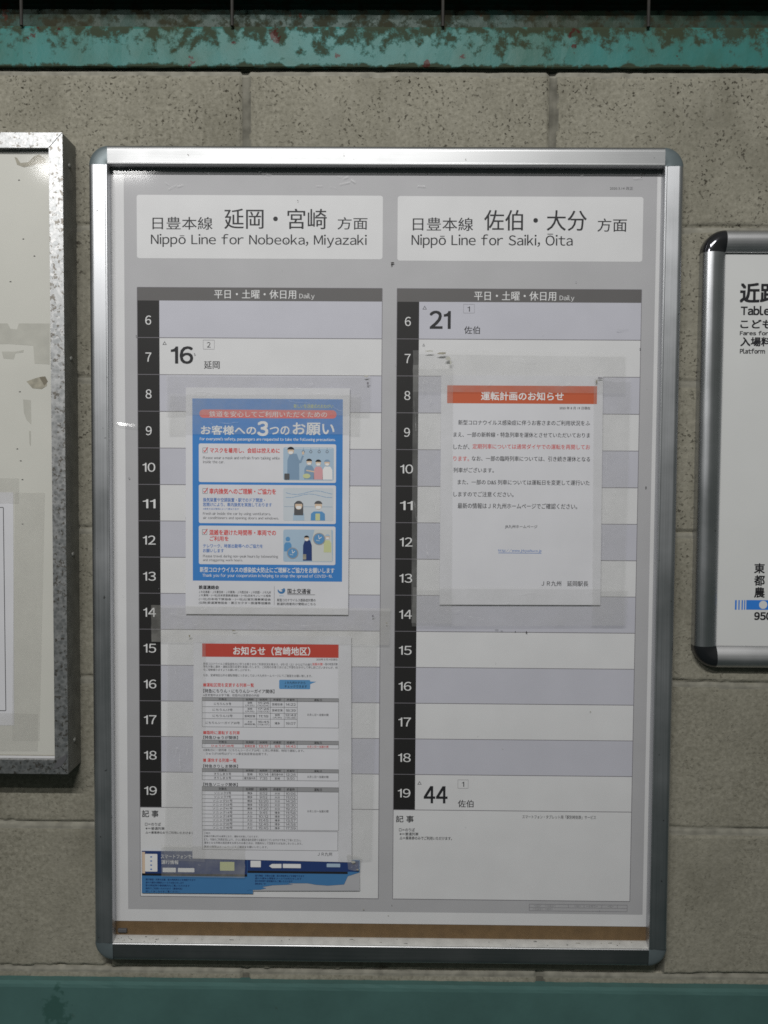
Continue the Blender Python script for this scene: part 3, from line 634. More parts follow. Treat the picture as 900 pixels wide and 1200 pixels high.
for i in range(3):
    bb = (Z5(135, 328, 793, 513), Z6(135, -7, 792, 178), Z6(135, 190, 790, 375))[i]
    m = Mesh(); m.rr(fl.R(bb), fl.lay(2), P_SHEET, 2.2); pn = m.build('advice_panel', fl.o)
    m = Mesh()
    if i == 0:
        tick(m, fl, Z5(154, 347, 176, 371)); draw_texts(fl, m, [('マスクを着用し、会話は控えめに', Z5(188, 347, 523, 372), P_REDINK, .03), ('Please wear a mask and refrain from talking while', Z5(155, 388, 523, 406), P_SOFT, .015), ('inside the car.', Z5(155, 407, 257, 421), P_SOFT, .015)])
    elif i == 1:
        tick(m, fl, Z6(154, 10, 176, 34)); draw_texts(fl, m, [('車内換気へのご理解・ご協力を', Z6(185, 10, 505, 38), P_REDINK, .03), ('換気装置や空調装置・駅でのドア開放・', Z6(155, 55, 452, 75), P_BLUEINK, .02), ('窓開けにより、車内換気を実施しております', Z6(155, 78, 485, 97), P_BLUEINK, .02),
            ('※換気方法は車両によって異なります', Z6(155, 103, 327, 113), P_BLUEINK, .0), ('Fresh air inside the car by using ventilators,', Z6(155, 124, 480, 141), P_SOFT, .015), ('air conditioners and opening doors and windows.', Z6(155, 145, 518, 161), P_SOFT, .015)])
    else:
        tick(m, fl, Z6(152, 207, 174, 231)); draw_texts(fl, m, [('混雑を避けた時間帯・車両での', Z6(185, 208, 505, 235), P_REDINK, .03), ('ご利用を', Z6(187, 238, 278, 262), P_REDINK, .03), ('テレワーク、時差出勤等へのご協力を', Z6(155, 276, 442, 295), P_BLUEINK, .02), ('お願いします', Z6(155, 299, 255, 317), P_BLUEINK, .02),
            ('Please travel during non-peak hours by teleworking', Z6(155, 328, 515, 345), P_SOFT, .015), ('and staggering work hours.', Z6(155, 347, 345, 362), P_SOFT, .015)])
    m.build('advice_lettering', pn)
    m = Mesh(); R = fl.R((Z5(540, 345, 782, 503), Z6(540, 8, 780, 165), Z6(540, 207, 778, 362))[i])
    m.rr(R, fl.lay(3), P_SKYB if i != 1 else paper('picture grey white', (.52, .56, .60)), 2.5)
    if i == 0:
        m.r((R[0] + 2, R[3] - 1.6, R[2] - 2, R[3] - 1.1), fl.lay(4), P_WHITE)
        for q in (636, 672, 712, 750):
            x, z = at(*Z5.p(q, 362), fl.Y); m.line((x, z + 1), (x, z + 4), .5, fl.lay(4), P_TEALP); m.ell(x, z - 1, 1.9, 1.9, fl.lay(4), P_SOFT, 14); m.ell(x, z - 1, 1.3, 1.3, fl.lay(5), P_SKYB, 14)
        torso(m, fl, Z5.p(588, 375), 16, 34, P_TEALP, 4); m.line(at(*Z5.p(600, 392), fl.Y), at(*Z5.p(622, 418), fl.Y), 2.6, fl.lay(5), P_TEALP); m.line(at(*Z5.p(622, 418), fl.Y), at(*Z5.p(634, 385), fl.Y), 2.2, fl.lay(5.2), P_TEALP); m.ell(*at(*Z5.p(635, 372), fl.Y), 1.5, 2.2, fl.lay(5.4), P_SKIN, 10)
        head(m, fl, Z5.p(576, 362), 4.6, 5); m.rr(fl.R(Z5(545, 470, 570, 500)), fl.lay(6), P_SOFT, 1)
        torso(m, fl, Z5.p(664, 432), 13, 18, P_TEALP, 4); torso(m, fl, Z5.p(708, 437), 12, 17, P_PINK, 4); torso(m, fl, Z5.p(752, 437), 13, 17, P_WHITE, 4)
        m.ell(*at(*Z5.p(652, 482), fl.Y), 5, 3.2, fl.lay(6), P_OLIVE, 14); m.line(at(*Z5.p(650, 455), fl.Y), at(*Z5.p(690, 462), fl.Y), 1.6, fl.lay(5), P_SKIN)
        head(m, fl, Z5.p(664, 416), 3.9, 5); head(m, fl, Z5.p(708, 420), 3.9, 5); head(m, fl, Z5.p(750, 420), 3.9, 5, P_TEALP)
    elif i == 1:
        for q, zz_ in ((0, 30), (1, 45)):
            for w in range(8): m.line(at(*Z6.p(552 + 28 * w, zz_ + 9 * math.sin(w * .9 + q)), fl.Y), at(*Z6.p(582 + 28 * w - 4, zz_ + 9 * math.sin((w + 1) * .9 + q)), fl.Y), .45, fl.lay(4) - w * .002, P_CALL)
        m.line((R[0] + 1, (R[1] + R[3]) / 2 - 3), (R[2] - 1, (R[1] + R[3]) / 2 - 3), .4, fl.lay(4), P_TEALP)
        torso(m, fl, Z6.p(614, 120), 15, 12, P_SKYB, 4); torso(m, fl, Z6.p(706, 120), 19, 12, P_CALL, 4); m.rr(fl.R(Z6(694, 130, 716, 163)), fl.lay(5), P_OLIVE, .8)
        head(m, fl, Z6.p(614, 92), 5.3, 5, P_SOFT, True); head(m, fl, Z6.p(708, 92), 5.3, 5, P_SOFT)
    else:
        m.poly([at(*Z6.p(*p), fl.Y) for p in ((690, 208), (770, 208), (775, 360), (680, 360), (665, 300))], fl.lay(4), paper('picture warm white', (.55, .57, .56)))
        torso(m, fl, Z6.p(656, 258), 12, 27, P_NAVY, 5); head(m, fl, Z6.p(652, 250), 3.4, 6); m.rr(fl.R(Z6(634, 325, 650, 350)), fl.lay(6), P_STAIN, .5)
        for c, r_ in (((585, 320), 7.6), ((712, 252), 8.2)):
            x, z = at(*Z6.p(*c), fl.Y); m.ell(x, z, r_, r_, fl.lay(5), P_GREYT); m.ell(x, z, r_ * .84, r_ * .84, fl.lay(6), P_CALL); m.line((x, z), (x + r_ * .4, z + r_ * .35), .9, fl.lay(7), P_WHITE); m.line((x, z), (x - r_ * .1, z + r_ * .6), .7, fl.lay(7.3), P_WHITE); m.line((x - r_ * .5, z - r_ * .2), (x + r_ * .1, z - r_ * .3), 1.2, fl.lay(7.5), P_SKYB)
        torso(m, fl, Z6.p(752, 258), 10, 16, P_OLIVE, 5); head(m, fl, Z6.p(752, 243), 3.2, 6, P_SKYB)
        torso(m, fl, Z6.p(562, 268), 10, 12, P_CALL, 4); m.ell(*at(*Z6.p(562, 252), fl.Y), 3, 3, fl.lay(4.5), P_CALL)
    m.frame((R[0], R[1], R[2], R[3]), .01, fl.lay(4), P_CALL)
    m.build('picture', pn)
m = Mesh()
draw_texts(fl, m, [('鉄道連絡会', Z6(135, 474, 232, 493), P_INK, .03), ('ＪＲ北海道・ＪＲ東日本・ＪＲ東海・ＪＲ西日本・ＪＲ四国・ＪＲ九州', Z6(135, 500, 480, 513), P_SOFT, .01), ('ＪＲ貨物・(一社)日本民営鉄道協会・(一社)日本モノレール協会', Z6(135, 517, 480, 530), P_SOFT, .01),
    ('(一社)日本地下鉄協会・(一社)公営交通事業協会', Z6(135, 535, 480, 548), P_SOFT, .01), ('(公財)鉄道貨物協会・第三セクター鉄道等協議会', Z6(135, 552, 480, 566), P_SOFT, .01), ('国土交通省', Z6(560, 490, 672, 515), P_INK, .02),
    ('新型コロナウイルス感染症対策の', Z6(510, 538, 695, 552), P_SOFT, .01), ('鉄道利用者向け情報はこちら', Z6(510, 557, 695, 570), P_SOFT, .01)])
m.r(fl.R(Z6(560, 518, 692, 520)), fl.lay(2), P_SOFT); m.r(fl.R(Z6(496, 478, 497.5, 568)), fl.lay(2), P_LINE)
m.build('footer_lettering', fl.o)
m = Mesh(); x, z = at(*Z6.p(531, 498), fl.Y)                    # ministry swirl
m.ell(x, z, 5.0, 4.6, fl.lay(2), P_LBLUE, 24, 170, 400); m.ell(x - .6, z + .9, 3.2, 2.6, fl.lay(3), P_SHEET, 20); m.ell(x + 1.6, z - .2, 2.2, 1.8, fl.lay(4), P_LBLUE, 16, -60, 150); m.r((x - 3, z - 7.6, x + 3, z - 6.8), fl.lay(2), P_SKYB)
m.build('emblem', fl.o)

# --- right-hand notice
Z9, Z10 = Zoom(480, 400, 260 / 900), Zoom(480, 560, 260 / 900)
nr = Sheet('service_notice', 'white notice with one orange band and large spaced lines, taped over the right timetable', 'notice', [(515, 708.5), (703.5, 709), (706.8, 440.5), (517, 439.5)], YS, group='printed notices taped on the cover')
m = Mesh(); m.r(nr.R((524, 452, 699.6, 473)), nr.lay(1), P_ORANGE); m.text('運転計画のお知らせ', nr.R(Z9(290, 205, 625, 240)), nr.lay(2), P_WHITE, .03); m.build('title_band', nr.o)
m = Mesh()
draw_texts(nr, m, [('2020 年 8 月 19 日現在', Z9(608, 265, 733, 277), P_SOFT, .02), ('新型コロナウイルス感染症に伴うお客さまのご利用状況をふ', Z9(197, 320, 732, 341), P_INK, .015), ('まえ、一部の新幹線・特急列車を運休とさせていただいておりま', Z9(178, 369, 732, 390), P_INK, .015), ('したが、', Z9(178, 417, 243, 438), P_INK, .015),
    ('定期列車については通常ダイヤでの運転を再開してお', Z9(255, 417, 732, 438), P_REDINK, .015), ('ります。', Z9(178, 466, 241, 486), P_REDINK, .015), ('なお、一部の臨時列車については、引き続き運休となる', Z9(252, 466, 732, 487), P_INK, .015), ('列車がございます。', Z9(178, 512, 342, 533), P_INK, .015),
    ('また、一部の D&S 列車については運転日を変更して運行いた', Z10(195, 8, 730, 29), P_INK, .015), ('しますのでご注意ください。', Z10(178, 56, 422, 77), P_INK, .015), ('最新の情報はＪＲ九州ホームページでご確認ください。', Z10(195, 103, 680, 126), P_INK, .015), ('JR九州ホームページ', Z10(387, 191, 518, 207), P_INK, .012),
    ('http://www.jrkyushu.co.jp', Z10(360, 289, 535, 303), P_BLUEINK, .015), ('ＪＲ九州　延岡駅長', Z10(535, 418, 725, 440), P_INK, .015)], 1)
m.r(nr.R(Z10(360, 304, 535, 306)), nr.lay(1), P_BLUEINK)
m.build('lettering', nr.o)

# --- lower left notice with its tables
Z7, Z8 = Zoom(180, 680, 280 / 900), Zoom(180, 860, 280 / 900)
nl = Sheet('service_notice', 'white notice full of small tables under a red band, taped below the blue flyer', 'notice', [(225.5, 1006), (412, 1010.5), (411.5, 746), (227, 744)], YS - .35, group='printed notices taped on the cover')
m = Mesh(); m.r(nl.R(Z7(183, 240, 697, 290)), nl.lay(1), P_BANDRED); m.text('お知らせ（宮崎地区）', nl.R(Z7(300, 250, 590, 283)), nl.lay(2), P_WHITE, .03); m.build('title_band', nl.o)
m = Mesh()
draw_texts(nl, m, [('2020年８月19日現在', Z7(613, 294, 693, 303), P_SOFT, .01), ('新型コロナウイルス感染症拡大に伴うお客さまのご利用状況を踏まえ、8月1日（土）から以下の通り', Z7(187, 311, 596, 321), P_SOFT, .01), ('当面の間', Z7(598, 311, 636, 321), P_REDINK, .02), ('一部の特急列車', Z7(638, 311, 693, 321), P_SOFT, .01),
    ('等を対象に運休・運転区間の変更を実施いたします。ご利用のお客さまにはご不便をおかけして申し訳ございませんが、何', Z7(187, 322, 693, 332), P_SOFT, .01), ('卒ご理解賜りますようお願い申し上げます。', Z7(187, 333, 365, 342), P_SOFT, .01),
    ('なお、宮崎地区以外の運転情報につきましてはＪＲ九州ホームページにてご確認をお願い致します。', Z7(187, 354, 597, 364), P_SOFT, .01),
    ('■運転区間を変更する列車一覧', Z7(187, 387, 378, 402), P_REDINK, .02), ('【特急にちりん・にちりんシーガイア関係】', Z7(187, 410, 455, 425), P_INK, .02), ('※変更箇所は太字下線、括弧内は変更前の内容', Z7(187, 428, 398, 438), P_SOFT, .01),
    ('■臨時に運転する列車', Z7(187, 567, 325, 581), P_REDINK, .02), ('【特急ひゅうが関係】', Z8(187, 7, 318, 20), P_INK, .02), ('※運転日に一部列車（にちりんシーガイア20号）と同じ停車駅、時刻で運転します。', Z8(187, 57, 567, 67), P_SOFT, .01), ('ひゅうが100号はグリーン車全指定席自由席です。', Z8(197, 70, 430, 80), P_SOFT, .01),
    ('■ 運休する列車一覧', Z8(187, 92, 312, 107), P_REDINK, .02), ('【特急きりしま関係】', Z8(187, 115, 318, 128), P_INK, .02), ('【特急ソニック関係】', Z8(187, 184, 317, 197), P_INK, .02),
    ('ご案内', Z8(190, 370, 213, 377), P_SOFT, .01), ('記載の列車以外は通常どおり、運転を計画しております。', Z8(190, 382, 395, 390), P_SOFT, .01), ('また、今後のご利用状況により、さらに運転計画を変更する場合がございますので予めご了承ください。', Z8(190, 394, 555, 404), P_SOFT, .01),
    ('運休となる列車の指定席をお持ちのお客さまは、手数料なしで変更または払戻しをいたします。', Z8(190, 407, 560, 416), P_SOFT, .01), ('最新の情報はホームページでご確認をお願いいたします。', Z8(190, 421, 430, 430), P_SOFT, .01), ('ＪＲ九州', Z8(618, 446, 672, 460), P_INK, .01)], 1)
m.frame(nl.R(Z8(184, 366, 694, 438)), .45, nl.lay(1), P_SOFT)
m.build('lettering', nl.o)
m = Mesh(); R = nl.R(Z7(473, 375, 590, 410)); m.rr(R, nl.lay(1), P_CALL, 1.5); m.poly([at(*Z7.p(*p), nl.Y) for p in ((588, 381), (613, 382), (588, 392))], nl.lay(1.3), P_CALL)
draw_texts(nl, m, [('ＪＲ九州ＨＰから', Z7(493, 381, 572, 391), P_INK, .01), ('チェックできます', Z7(493, 395, 578, 405), P_INK, .01)], 2); m.build('speech_bubble', nl.o)
COLS = [183, 337, 388, 440, 492, 541, 697]
def table(Zf, ys, rows, merged, red=False):
    m = Mesh(); nl1 = nl.lay
    m.r(nl.R(Zf(183, ys[0], 697, ys[1])), nl1(1), P_GREYT)
    xs = [nl.R(Zf(c, ys[0], c + 1, ys[-1]))[0] for c in COLS]; zs = [nl.R(Zf(183, y, 697, y + 1))[3] for y in ys]
    for x in xs: m.line((x, zs[-1]), (x, zs[0]), .4, nl1(2), P_SOFT)
    for k, z in enumerate(zs): m.line((xs[0], z), (xs[-1] if k in (0, 1, len(zs) - 1) else xs[-2], z), .4, nl1(2.2), P_SOFT)
    for c, h in enumerate(('列車名', '始発駅', '始発時', '終着駅', '終着時', '運転日')):
        xm = (xs[c] + xs[c + 1]) / 2; h2 = (zs[0] - zs[1]) * .32; w = 5.2; m.text(h, (xm - w, (zs[0] + zs[1]) / 2 - h2, xm + w, (zs[0] + zs[1]) / 2 + h2), nl1(2.4), P_INK, .01)
    for r_, row in enumerate(rows):
        z = (zs[r_ + 1] + zs[r_ + 2]) / 2
        for c, body in enumerate(row):
            xm = (xs[c] + xs[c + 1]) / 2; w = min((xs[c + 1] - xs[c]) * .42, (1.9 if c == 0 else 1.75) * len(body) * (1.0 if ':' not in body else .75)); hh = min(1.7, (zs[r_ + 1] - zs[r_ + 2]) * .36)
            parts = body.split('/')
            for q, p_ in enumerate(parts):
                dz = 0 if len(parts) == 1 else (1.75 - 3.5 * q); ww = w if len(parts) == 1 else min(w, 1.5 * len(p_)); hq = hh if len(parts) == 1 else 1.35
                m.text(p_, (xm - ww, z + dz - hq, xm + ww, z + dz + hq), nl1(2.4), P_REDINK if red else P_INK if (q == 0 and len(parts) > 1) else P_SOFT, .008)
    xm = (xs[5] + xs[6]) / 2; z = (zs[1] + zs[-1]) / 2; m.text(merged, (xm - 14, z - 1.6, xm + 14, z + 1.6), nl1(2.4), P_REDINK if red else P_SOFT, .01)
    m.build('table', nl.o)
table(Z7, [443, 456, 478, 501, 523, 554], [('にちりん９号', '延岡/(大分)', '11:26/(10:04)', '宮崎空港', '14:22'), ('にちりん17号', '延岡/(大分)', '17:26/(15:03)', '宮崎空港', '18:39'), ('にちりん12号', '宮崎空港', '11:18', '延岡/(大分)', '12:42/(14:38)'), ('にちりんシーガイア20号', '大分/(宮崎空港)', '16:45/(13:17)', '博多', '19:07')], '８月１日〜当面の間')
table(Z8, [25, 39, 54], [('ひゅうが100号', '宮崎空港', '13:17', '延岡', '14:43')], '８月１日〜当面の間', True)
table(Z8, [132, 145, 160, 175], [('きりしま９号', '宮崎', '10:14', '鹿児島中央', '12:28'), ('きりしま８号', '鹿児島中央', '7:35', '宮崎', '9:50')], '８月１日〜当面の間')
ny = [200, 217]; ny += [217 + (362 - 217) * (k + 1) / 10 for k in range(10)]
table(Z8, ny, [('ソニック%d号' % n_, a, t0, b, t1) for n_, a, t0, b, t1 in ((5, '博多', '8:02', '大分', '10:06'), (7, '博多', '9:02', '大分', '11:02'), (21, '博多', '12:20', '大分', '14:26'), (23, '博多', '13:20', '大分', '15:30'), (41, '博多', '17:20', '大分', '19:25'),
      (16, '大分', '9:45', '博多', '11:58'), (18, '大分', '10:12', '博多', '12:26'), (28, '大分', '11:45', '博多', '13:57'), (30, '大分', '12:45', '博多', '14:58'), (40, '大分', '15:45', '博多', '17:59'))], '８月１日〜当面の間')

# ------------------------------------------------------------------ clear tape strips
def tape(label, pts_px, k, mm=M_TAPE, ragged=(), amp=.35):
    Y = -13.2 - .16 * k; (xa, za), (xb, zb_), (xc, zc), (xd, zd) = [at(*p, Y) for p in pts_px]       # bl, br, tr, tl
    L = max(math.hypot(xb - xa, zb_ - za), math.hypot(xd - xa, zd - za)); nx, nz = (30, 8) if abs(xb - xa) > abs(zd - za) else (8, 30)
    r_ = random.Random(k * 17 + 3); ph = [r_.uniform(0, 6.28) for _ in range(6)]; vs = []
    for i in range(nx + 1):
        for j in range(nz + 1):
            u, v = i / nx, j / nz
            x = (xa * (1 - u) + xb * u) * (1 - v) + (xd * (1 - u) + xc * u) * v; z = (za * (1 - u) + zb_ * u) * (1 - v) + (zd * (1 - u) + zc * u) * v
            if (i in (0, nx) and nx > nz): x += r_.uniform(-.5, .5)
            if (j in (0, nz) and nz > nx): z += r_.uniform(-.5, .5)
            vs.append((x, Y - amp * .5 * (math.sin(x * .11 + ph[0]) * math.sin(z * .13 + ph[1]) + .5 * math.sin(x * .31 + z * .17 + ph[2])), z))
    m = Mesh(); q = nz + 1; m.add(vs, [(i * q + j, (i + 1) * q + j, (i + 1) * q + j + 1, i * q + j + 1) for i in range(nx) for j in range(nz)], mm); m.smooth = True
    o = tag(m.build('tape_strip'), label, 'tape', 'clear tape strips holding the sheets')
    if ragged:
        d = Mesh()
        for (px, py, w, h) in ragged:
            x, z = at(px, py, Y); n = 9
            d.poly([(x + w * .5 * rnd.uniform(.55, 1) * math.cos(6.283 * t / n), z + h * .5 * rnd.uniform(.45, 1) * math.sin(6.283 * t / n)) for t in range(n)], Y - .5, rnd.choice((P_STAIN, P_RESID, P_STAIN, P_LINE)))
        d.build('dirt', o)['kind'] = 'stuff'
    wr = Mesh()                               # wrinkles along the strip, their glints painted as flat whitish lines
    for q in range(r_.randint(4, 8)):
        along = nx > nz; u, v = r_.uniform(.05, .85), r_.uniform(.08, .9); du = (r_.uniform(.02, .12), r_.uniform(-.12, .12)); du = du if along else du[::-1]; pr = None
        for t in range(7):
            uu, vv = min(1, u + du[0] * t / 6), min(1, max(0, v + du[1] * t / 6 + .012 * math.sin(t * 1.3 + q)))
            p = ((xa * (1 - uu) + xb * uu) * (1 - vv) + (xd * (1 - uu) + xc * uu) * vv, (za * (1 - uu) + zb_ * uu) * (1 - vv) + (zd * (1 - uu) + zc * uu) * vv)
            if pr: wr.line(pr, p, r_.uniform(.25, .9), Y - amp * .8 - .1 - .004 * t, M_SCUFF_GLINT)
            pr = p
    wr.build('wrinkle_glint', o)['kind'] = 'stuff'
    return o
tape('clear tape across the top edge of the blue flyer', [(195, 486), (433, 487), (434, 439), (194.5, 438)], 0, ragged=((429, 441, 7, 3), (431, 449, 3, 5), (391, 500, 1, 1)))
tape('second clear tape strip over the red ribbon of the blue flyer', [(197, 509), (421, 509), (422, 462), (198, 461)], 1)
tape('long clear tape joining the blue flyer and the tabled notice below', [(177.5, 752), (456, 756), (457.5, 713), (177, 709)], 2, M_TAPEOLD, ((222, 745, 3, 5), (274, 739, 6, 1.6), (437, 722, 3, 4), (453, 730, 2, 3)), amp=.8)
tape('clear tape down the left edge of the tabled notice', [(192, 1008), (240, 1010), (241, 752), (196, 751)], 3)
tape('clear tape down the right edge of the tabled notice', [(396, 1009), (435, 1008), (442, 755), (396, 754)], 4)
tape('clear tape across the foot of the tabled notice over the blue stickers', [(189, 1027), (287, 1029), (287, 992), (189, 990)], 5, M_TAPEOLD)
tape('short crumpled tape at the lower right corner of the tabled notice', [(408, 1019), (421, 1021), (424, 1004), (406, 1001)], 6, M_TAPEOLD, ((414, 1010, 7, 5), (419, 1019, 5, 2.5)), amp=2.5)
tape('clear tape across the top of the orange banded notice', [(484, 459), (733, 461), (733, 414), (484, 410.5)], 7, M_TAPE, ((503, 411.5, 14, 2.5), (518, 414, 16, 4), (525, 420, 9, 8), (528, 425, 3, 8)))
tape('clear tape down the left edge of the orange banded notice', [(482, 730), (529, 731), (531, 428), (484, 428)], 8)
tape('clear tape down the right edge of the orange banded notice', [(694, 733), (731, 733), (739.5, 444), (696, 441)], 9, M_TAPE, ((703, 443, 9, 3), (699, 447, 3, 6)))
tape('clear tape across the foot of the orange banded notice', [(482.5, 734), (734, 733), (736, 689), (484, 688)], 10)
sp = Mesh()                                   # specks of dirt on the cover film
for k in range(42):
    x, z = rnd.uniform(IX0 + 3, IX1 - 3), rnd.uniform(IZ0 + 30, IZ1 - 3); r_ = rnd.choice((.35, .45, .6, .9)); n = 6
    sp.poly([(x + r_ * rnd.uniform(.6, 1.3) * math.cos(6.283 * t / n), z + r_ * rnd.uniform(.5, 1.2) * math.sin(6.283 * t / n)) for t in range(n)], YC - .12, rnd.choice((P_STAIN, P_SOFT, P_LINE)))
for px, py, w, h in ((460, 308, 7, 2.5), (459, 310, 2, 4), (754, 203, 3, 2.5), (752, 206, 3, 2), (500, 202, 2, 2.5), (582, 738, 6, .8), (604, 740, 2, 1.5), (617, 741, 2, 4), (757, 571, 2, 3), (349, 235, 2, 1.5), (588, 739.5, 5, .7)):
    x, z = at(px, py, YC); sp.poly([(x + w * .5 * rnd.uniform(.5, 1) * math.cos(.9 * t), z + h * .5 * rnd.uniform(.5, 1) * math.sin(.9 * t)) for t in range(7)], YC - .16, M_DIRT)
sp.build('dirt_speck', cov)['kind'] = 'stuff'

# ------------------------------------------------------------------ galvanised notice board at the left
BD = 45.0
bx1, bzt, bzb = at(76, 500, -BD)[0], at(40, 155, -BD)[1], at(40, 907, -BD)[1]; bx0 = bx1 - 760
ix1, izt, izb = at(60.3, 500, -BD)[0], at(30, 173, -BD)[1], at(30, 890.5, -BD)[1]; ix0 = bx0 + 16
nb = thing('notice_board', 'shallow speckled galvanised steel notice board with mitred corners', 'notice board', ((bx0 + bx1) / 2, 0, bzb))
def mitre(m, o0, o1, i1, i0, side, mm, ms, lip=10):   # face outer a->b, inner, side depth
    (ax, az), (bx, bz), (cx, cz), (dx, dz) = o0, o1, i1, i0
    m.add([(ax, -BD + .6, az), (bx, -BD + .6, bz), (cx, -BD, cz), (dx, -BD, dz)], [(0, 1, 2, 3)], mm)
    m.add([(ax, -BD + .6, az), (bx, -BD + .6, bz), (bx, 3, bz), (ax, 3, az)], [(0, 3, 2, 1)], ms)
    m.add([(cx, -BD, cz), (dx, -BD, dz), (dx, -BD + lip, dz), (cx, -BD + lip, cz)], [(0, 3, 2, 1)], mm)
g = .6
for o0, o1, i1, i0 in (((bx1 - g, bzt), (bx0 + g, bzt), (ix0 + g, izt), (ix1 - g, izt)), ((bx0 + g, bzb), (bx1 - g, bzb), (ix1 - g, izb), (ix0 + g, izb)),
                       ((bx1, bzb + g), (bx1, bzt - g), (ix1, izt - g), (ix1, izb + g)), ((bx0, bzt - g), (bx0, bzb + g), (ix0, izb + g), (ix0, izt - g))):
    m = Mesh(); mitre(m, o0, o1, i1, i0, 0, M_GALV, M_GALVS); m.build('rail', nb)
m = Mesh(); m.box(bx0 + 1, bx1 - 1, -BD + 8.5, -BD + 12, bzb + 1, bzt - 1, P_CREAM); pan = m.build('panel', nb)
m = Mesh(); m.poly([(bx1 - 2, izb + 8), (bx1 - 13, izb + 1), (bx1 - 18, izb - 9), (bx1 - 21, izb - 13), (bx1 - 9, izb - 8), (bx1 - 1.5, izb + 2)], -BD - .12, P_SOFT); m.build('worn_patch', nb)
for py in (194.5, 420.5, 649.5, 867):
    x, z0 = bx1, None
    d = 22.0; z = at(85, py, -d)[1]
    m = Mesh(); n = 12; vs = []
    for i, (rr_, hh_) in enumerate(((3.4, 0), (3.2, 1.0), (1.8, 1.8))): vs += [(x + hh_, -d + rr_ * math.cos(6.2832 * t / n), z + rr_ * math.sin(6.2832 * t / n)) for t in range(n)]
    m.add(vs, [(i * n + t, i * n + (t + 1) % n, (i + 1) * n + (t + 1) % n, (i + 1) * n + t) for i in range(2) for t in range(n)] + [tuple(range(2 * n, 3 * n))], M_GALVS); m.smooth = True
    m.build('screw', nb)
YB = -BD + 8.5
m = Mesh()
def pxpoly(m, pts, Y, mm): m.poly([at(*p, Y) for p in pts], Y, mm)
pxpoly(m, [(-40, 379), (9, 379), (12, 385), (20, 386), (22, 379), (58, 379), (58, 427), (40.5, 426), (39, 405), (10, 403), (-40, 404)], YB - .15, P_RESID)
pxpoly(m, [(2, 412), (18, 412), (28, 410), (27, 413), (18, 414), (16, 421), (4, 420)], YB - .15, P_RESID)
pxpoly(m, [(17, 184), (20, 185), (24, 191), (33, 190), (40, 183), (46, 181), (53, 186), (54, 192), (45, 192), (38, 194), (28, 196), (20, 193)], YB - .2, P_STAIN)
pxpoly(m, [(31, 447), (42, 443), (50, 441), (55, 445), (55, 452), (49, 456), (38, 455)], YB - .2, P_STAIN); pxpoly(m, [(46, 442), (53, 441), (56, 447), (52, 452)], YB - .3, mat('brown glue', (.16, .14, .10), .7))
pxpoly(m, [(27, 468), (36, 469), (36.5, 497), (31, 492), (28, 484)], YB - .2, P_RESID); pxpoly(m, [(34, 505), (36, 505), (36, 523), (34.5, 520)], YB - .2, P_RESID)
for px, py in ((23, 459), (20, 526), (24, 540), (26, 562), (22, 211), (27, 280), (40, 300), (12, 330), (26, 614)): pxpoly(m, [(px - 1.2, py), (px + .8, py - .7), (px + 1.6, py + .4), (px, py + .7)], YB - .25, M_DIRT)
m.build('stain', pan)['kind'] = 'stuff'
m = Mesh(); m.r((ix0, izb - .5, ix1 - .3, izb + 3.2), YB - 1.2, P_POSTER); m.r((ix0, izb + 3.2, ix1 - .3, izb + 4.2), YB - 1.25, P_STAIN); m.build('bottom_strip', nb)
m = Mesh(); m.add([(ix0 + .5, -BD + 1, izb + .5), (ix1 - .2, -BD + 1, izb + .5), (ix1 - .2, -BD + 6.4, izt - .2), (ix0 + .5, -BD + 6.4, izt - .2)], [(0, 1, 2, 3)], M_GLASS); m.build('clear_pane', nb)
bs = Sheet('pinned_sheet', 'white sheet with a thin black border taped inside the galvanised board', 'sheet', [(-190, 851), (16.5, 850), (15.5, 577), (-190, 574)], YB - .35)
m = Mesh(); m.frame(bs.R((-175, 594, 5.4, 832)), .9, bs.lay(1), P_INK); m.build('border_line', bs.o)
def btape(label, pts, k):
    m = Mesh(); Y = YB - .75 - .15 * k; m.poly([at(*p, Y) for p in pts], Y, M_TAPEOLD); tag(m.build('tape_strip'), label, 'tape', 'clear tape strips inside the galvanised board')
btape('yellowed tape down the right side of the black bordered sheet', [(14, 868), (46, 868), (52.5, 577), (17, 577)], 0)
btape('yellowed tape along the top of the black bordered sheet', [(-160, 590), (22, 590), (22, 560), (-160, 558)], 1)
btape('yellowed tape along the foot of the black bordered sheet', [(-160, 880), (44, 880), (44, 836), (-160, 834)], 2)

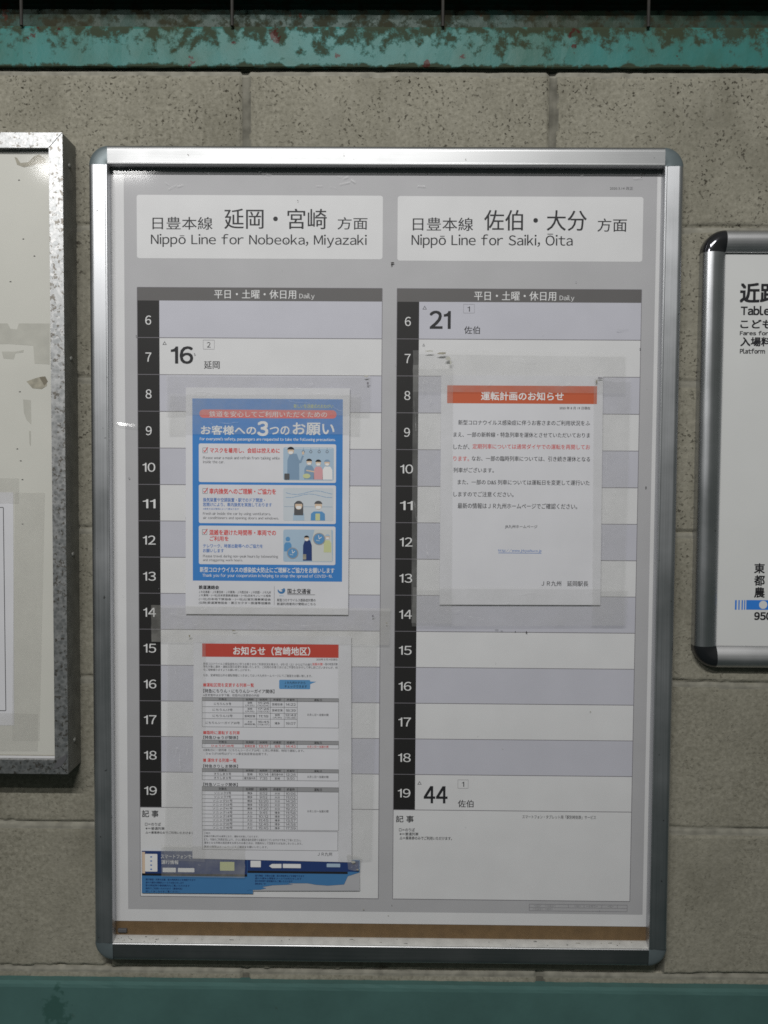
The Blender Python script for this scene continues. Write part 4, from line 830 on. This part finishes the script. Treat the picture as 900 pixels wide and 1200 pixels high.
# ------------------------------------------------------------------ fare board at the right
FX0, FZ1, FZ0 = at(819, 520, -14)[0], at(870, 269, -14)[1], at(870, 783, -14)[1]; FW = 29.0; FX1 = FX0 + 640
JX0, JX1, JZ1, JZ0 = FX0 + FW, FX1 - FW, FZ1 - FW, FZ0 + FW
fb = thing('fare_board', 'white fare board in a rounded satin grey frame with black corners', 'sign', ((FX0 + FX1) / 2, 0, FZ0))
FP = [(0, -9.5), (0, -13.0), (.6, -13.8)] + arc(10, -11, -9, 8, 18, 0, 1)[:0] + [(1.5, -14.6), (6, -17.2), (11, -19), (15.5, -19.6)] + arc(16, -9, 13, 10.7, 86, 0, 12) + [(29, 3)]
for a, b, nrm, mm in (((JX0, JZ1), (JX1, JZ1), (0, 1), M_ALU2_H), ((JX0, JZ0), (JX1, JZ0), (0, -1), M_ALU2_H), ((JX0, JZ0), (JX0, JZ1), (-1, 0), M_ALU2_V), ((JX1, JZ0), (JX1, JZ1), (1, 0), M_ALU2_V)):
    m = Mesh(); m.smooth = True; rail(m, FP, a, b, nrm, mm); m.build('rail', fb)
FC = [(0, -13.9)] + [(u, y - .25) for u, y in FP[3:]]
for c, a0 in (((JX0, JZ1), 90), ((JX1, JZ1), 0), ((JX0, JZ0), 180), ((JX1, JZ0), 270)):
    m = Mesh(); m.smooth = True; corner(m, FC, c, a0, M_CHROME, 14); m.build('corner_cap', fb)
YF = -10.0
m = Mesh(); m.box(JX0 - 4, JX1 + 4, YF, YF + 3, JZ0 - 4, JZ1 + 4, P_FARE); fp = m.build('face_panel', fb)
ZT, ZU = Zoom(720, 240, .25), Zoom(720, 520, .25)
m = Mesh()
for body, bb, bo in (('近距', ZT(588, 366, 776, 460), .05), ('Table', ZT(592, 474, 729, 518), .06), ('こども', ZT(590, 538, 738, 580), .05), ('Fares for', ZT(588, 591, 722, 612), .06), ('入場料', ZT(590, 620, 736, 664), .05), ('Platform', ZT(588, 674, 706, 698), .06),
                     ('東', ZU(655, 560, 705, 608), .04), ('都', ZU(655, 616, 705, 666), .04), ('農', ZU(655, 672, 705, 722), .04), ('950', ZU(655, 789, 738, 827), .07)):
    m.text(body, rect(bb, YF), YF - .12, P_INK, bo)
m.build('lettering', fp)
m = Mesh()
for a, b in ((565, 573), (581, 587), (596, 602), (608, 613)): m.r(rect(ZU(a, 733, b, 778), YF), YF - .12, P_ROUTE)
R = rect(ZU(618, 733, 720, 778), YF); m.r((R[0], R[1], R[0] + 330, R[3]), YF - .12, P_ROUTE)
for k in range(5): x, z = at(*ZU.p(697, 755), YF); m.ell(x + 62 * k, z, 5.4, 5.4, YF - .25, P_FARE, 28)
m.build('route_line', fp)
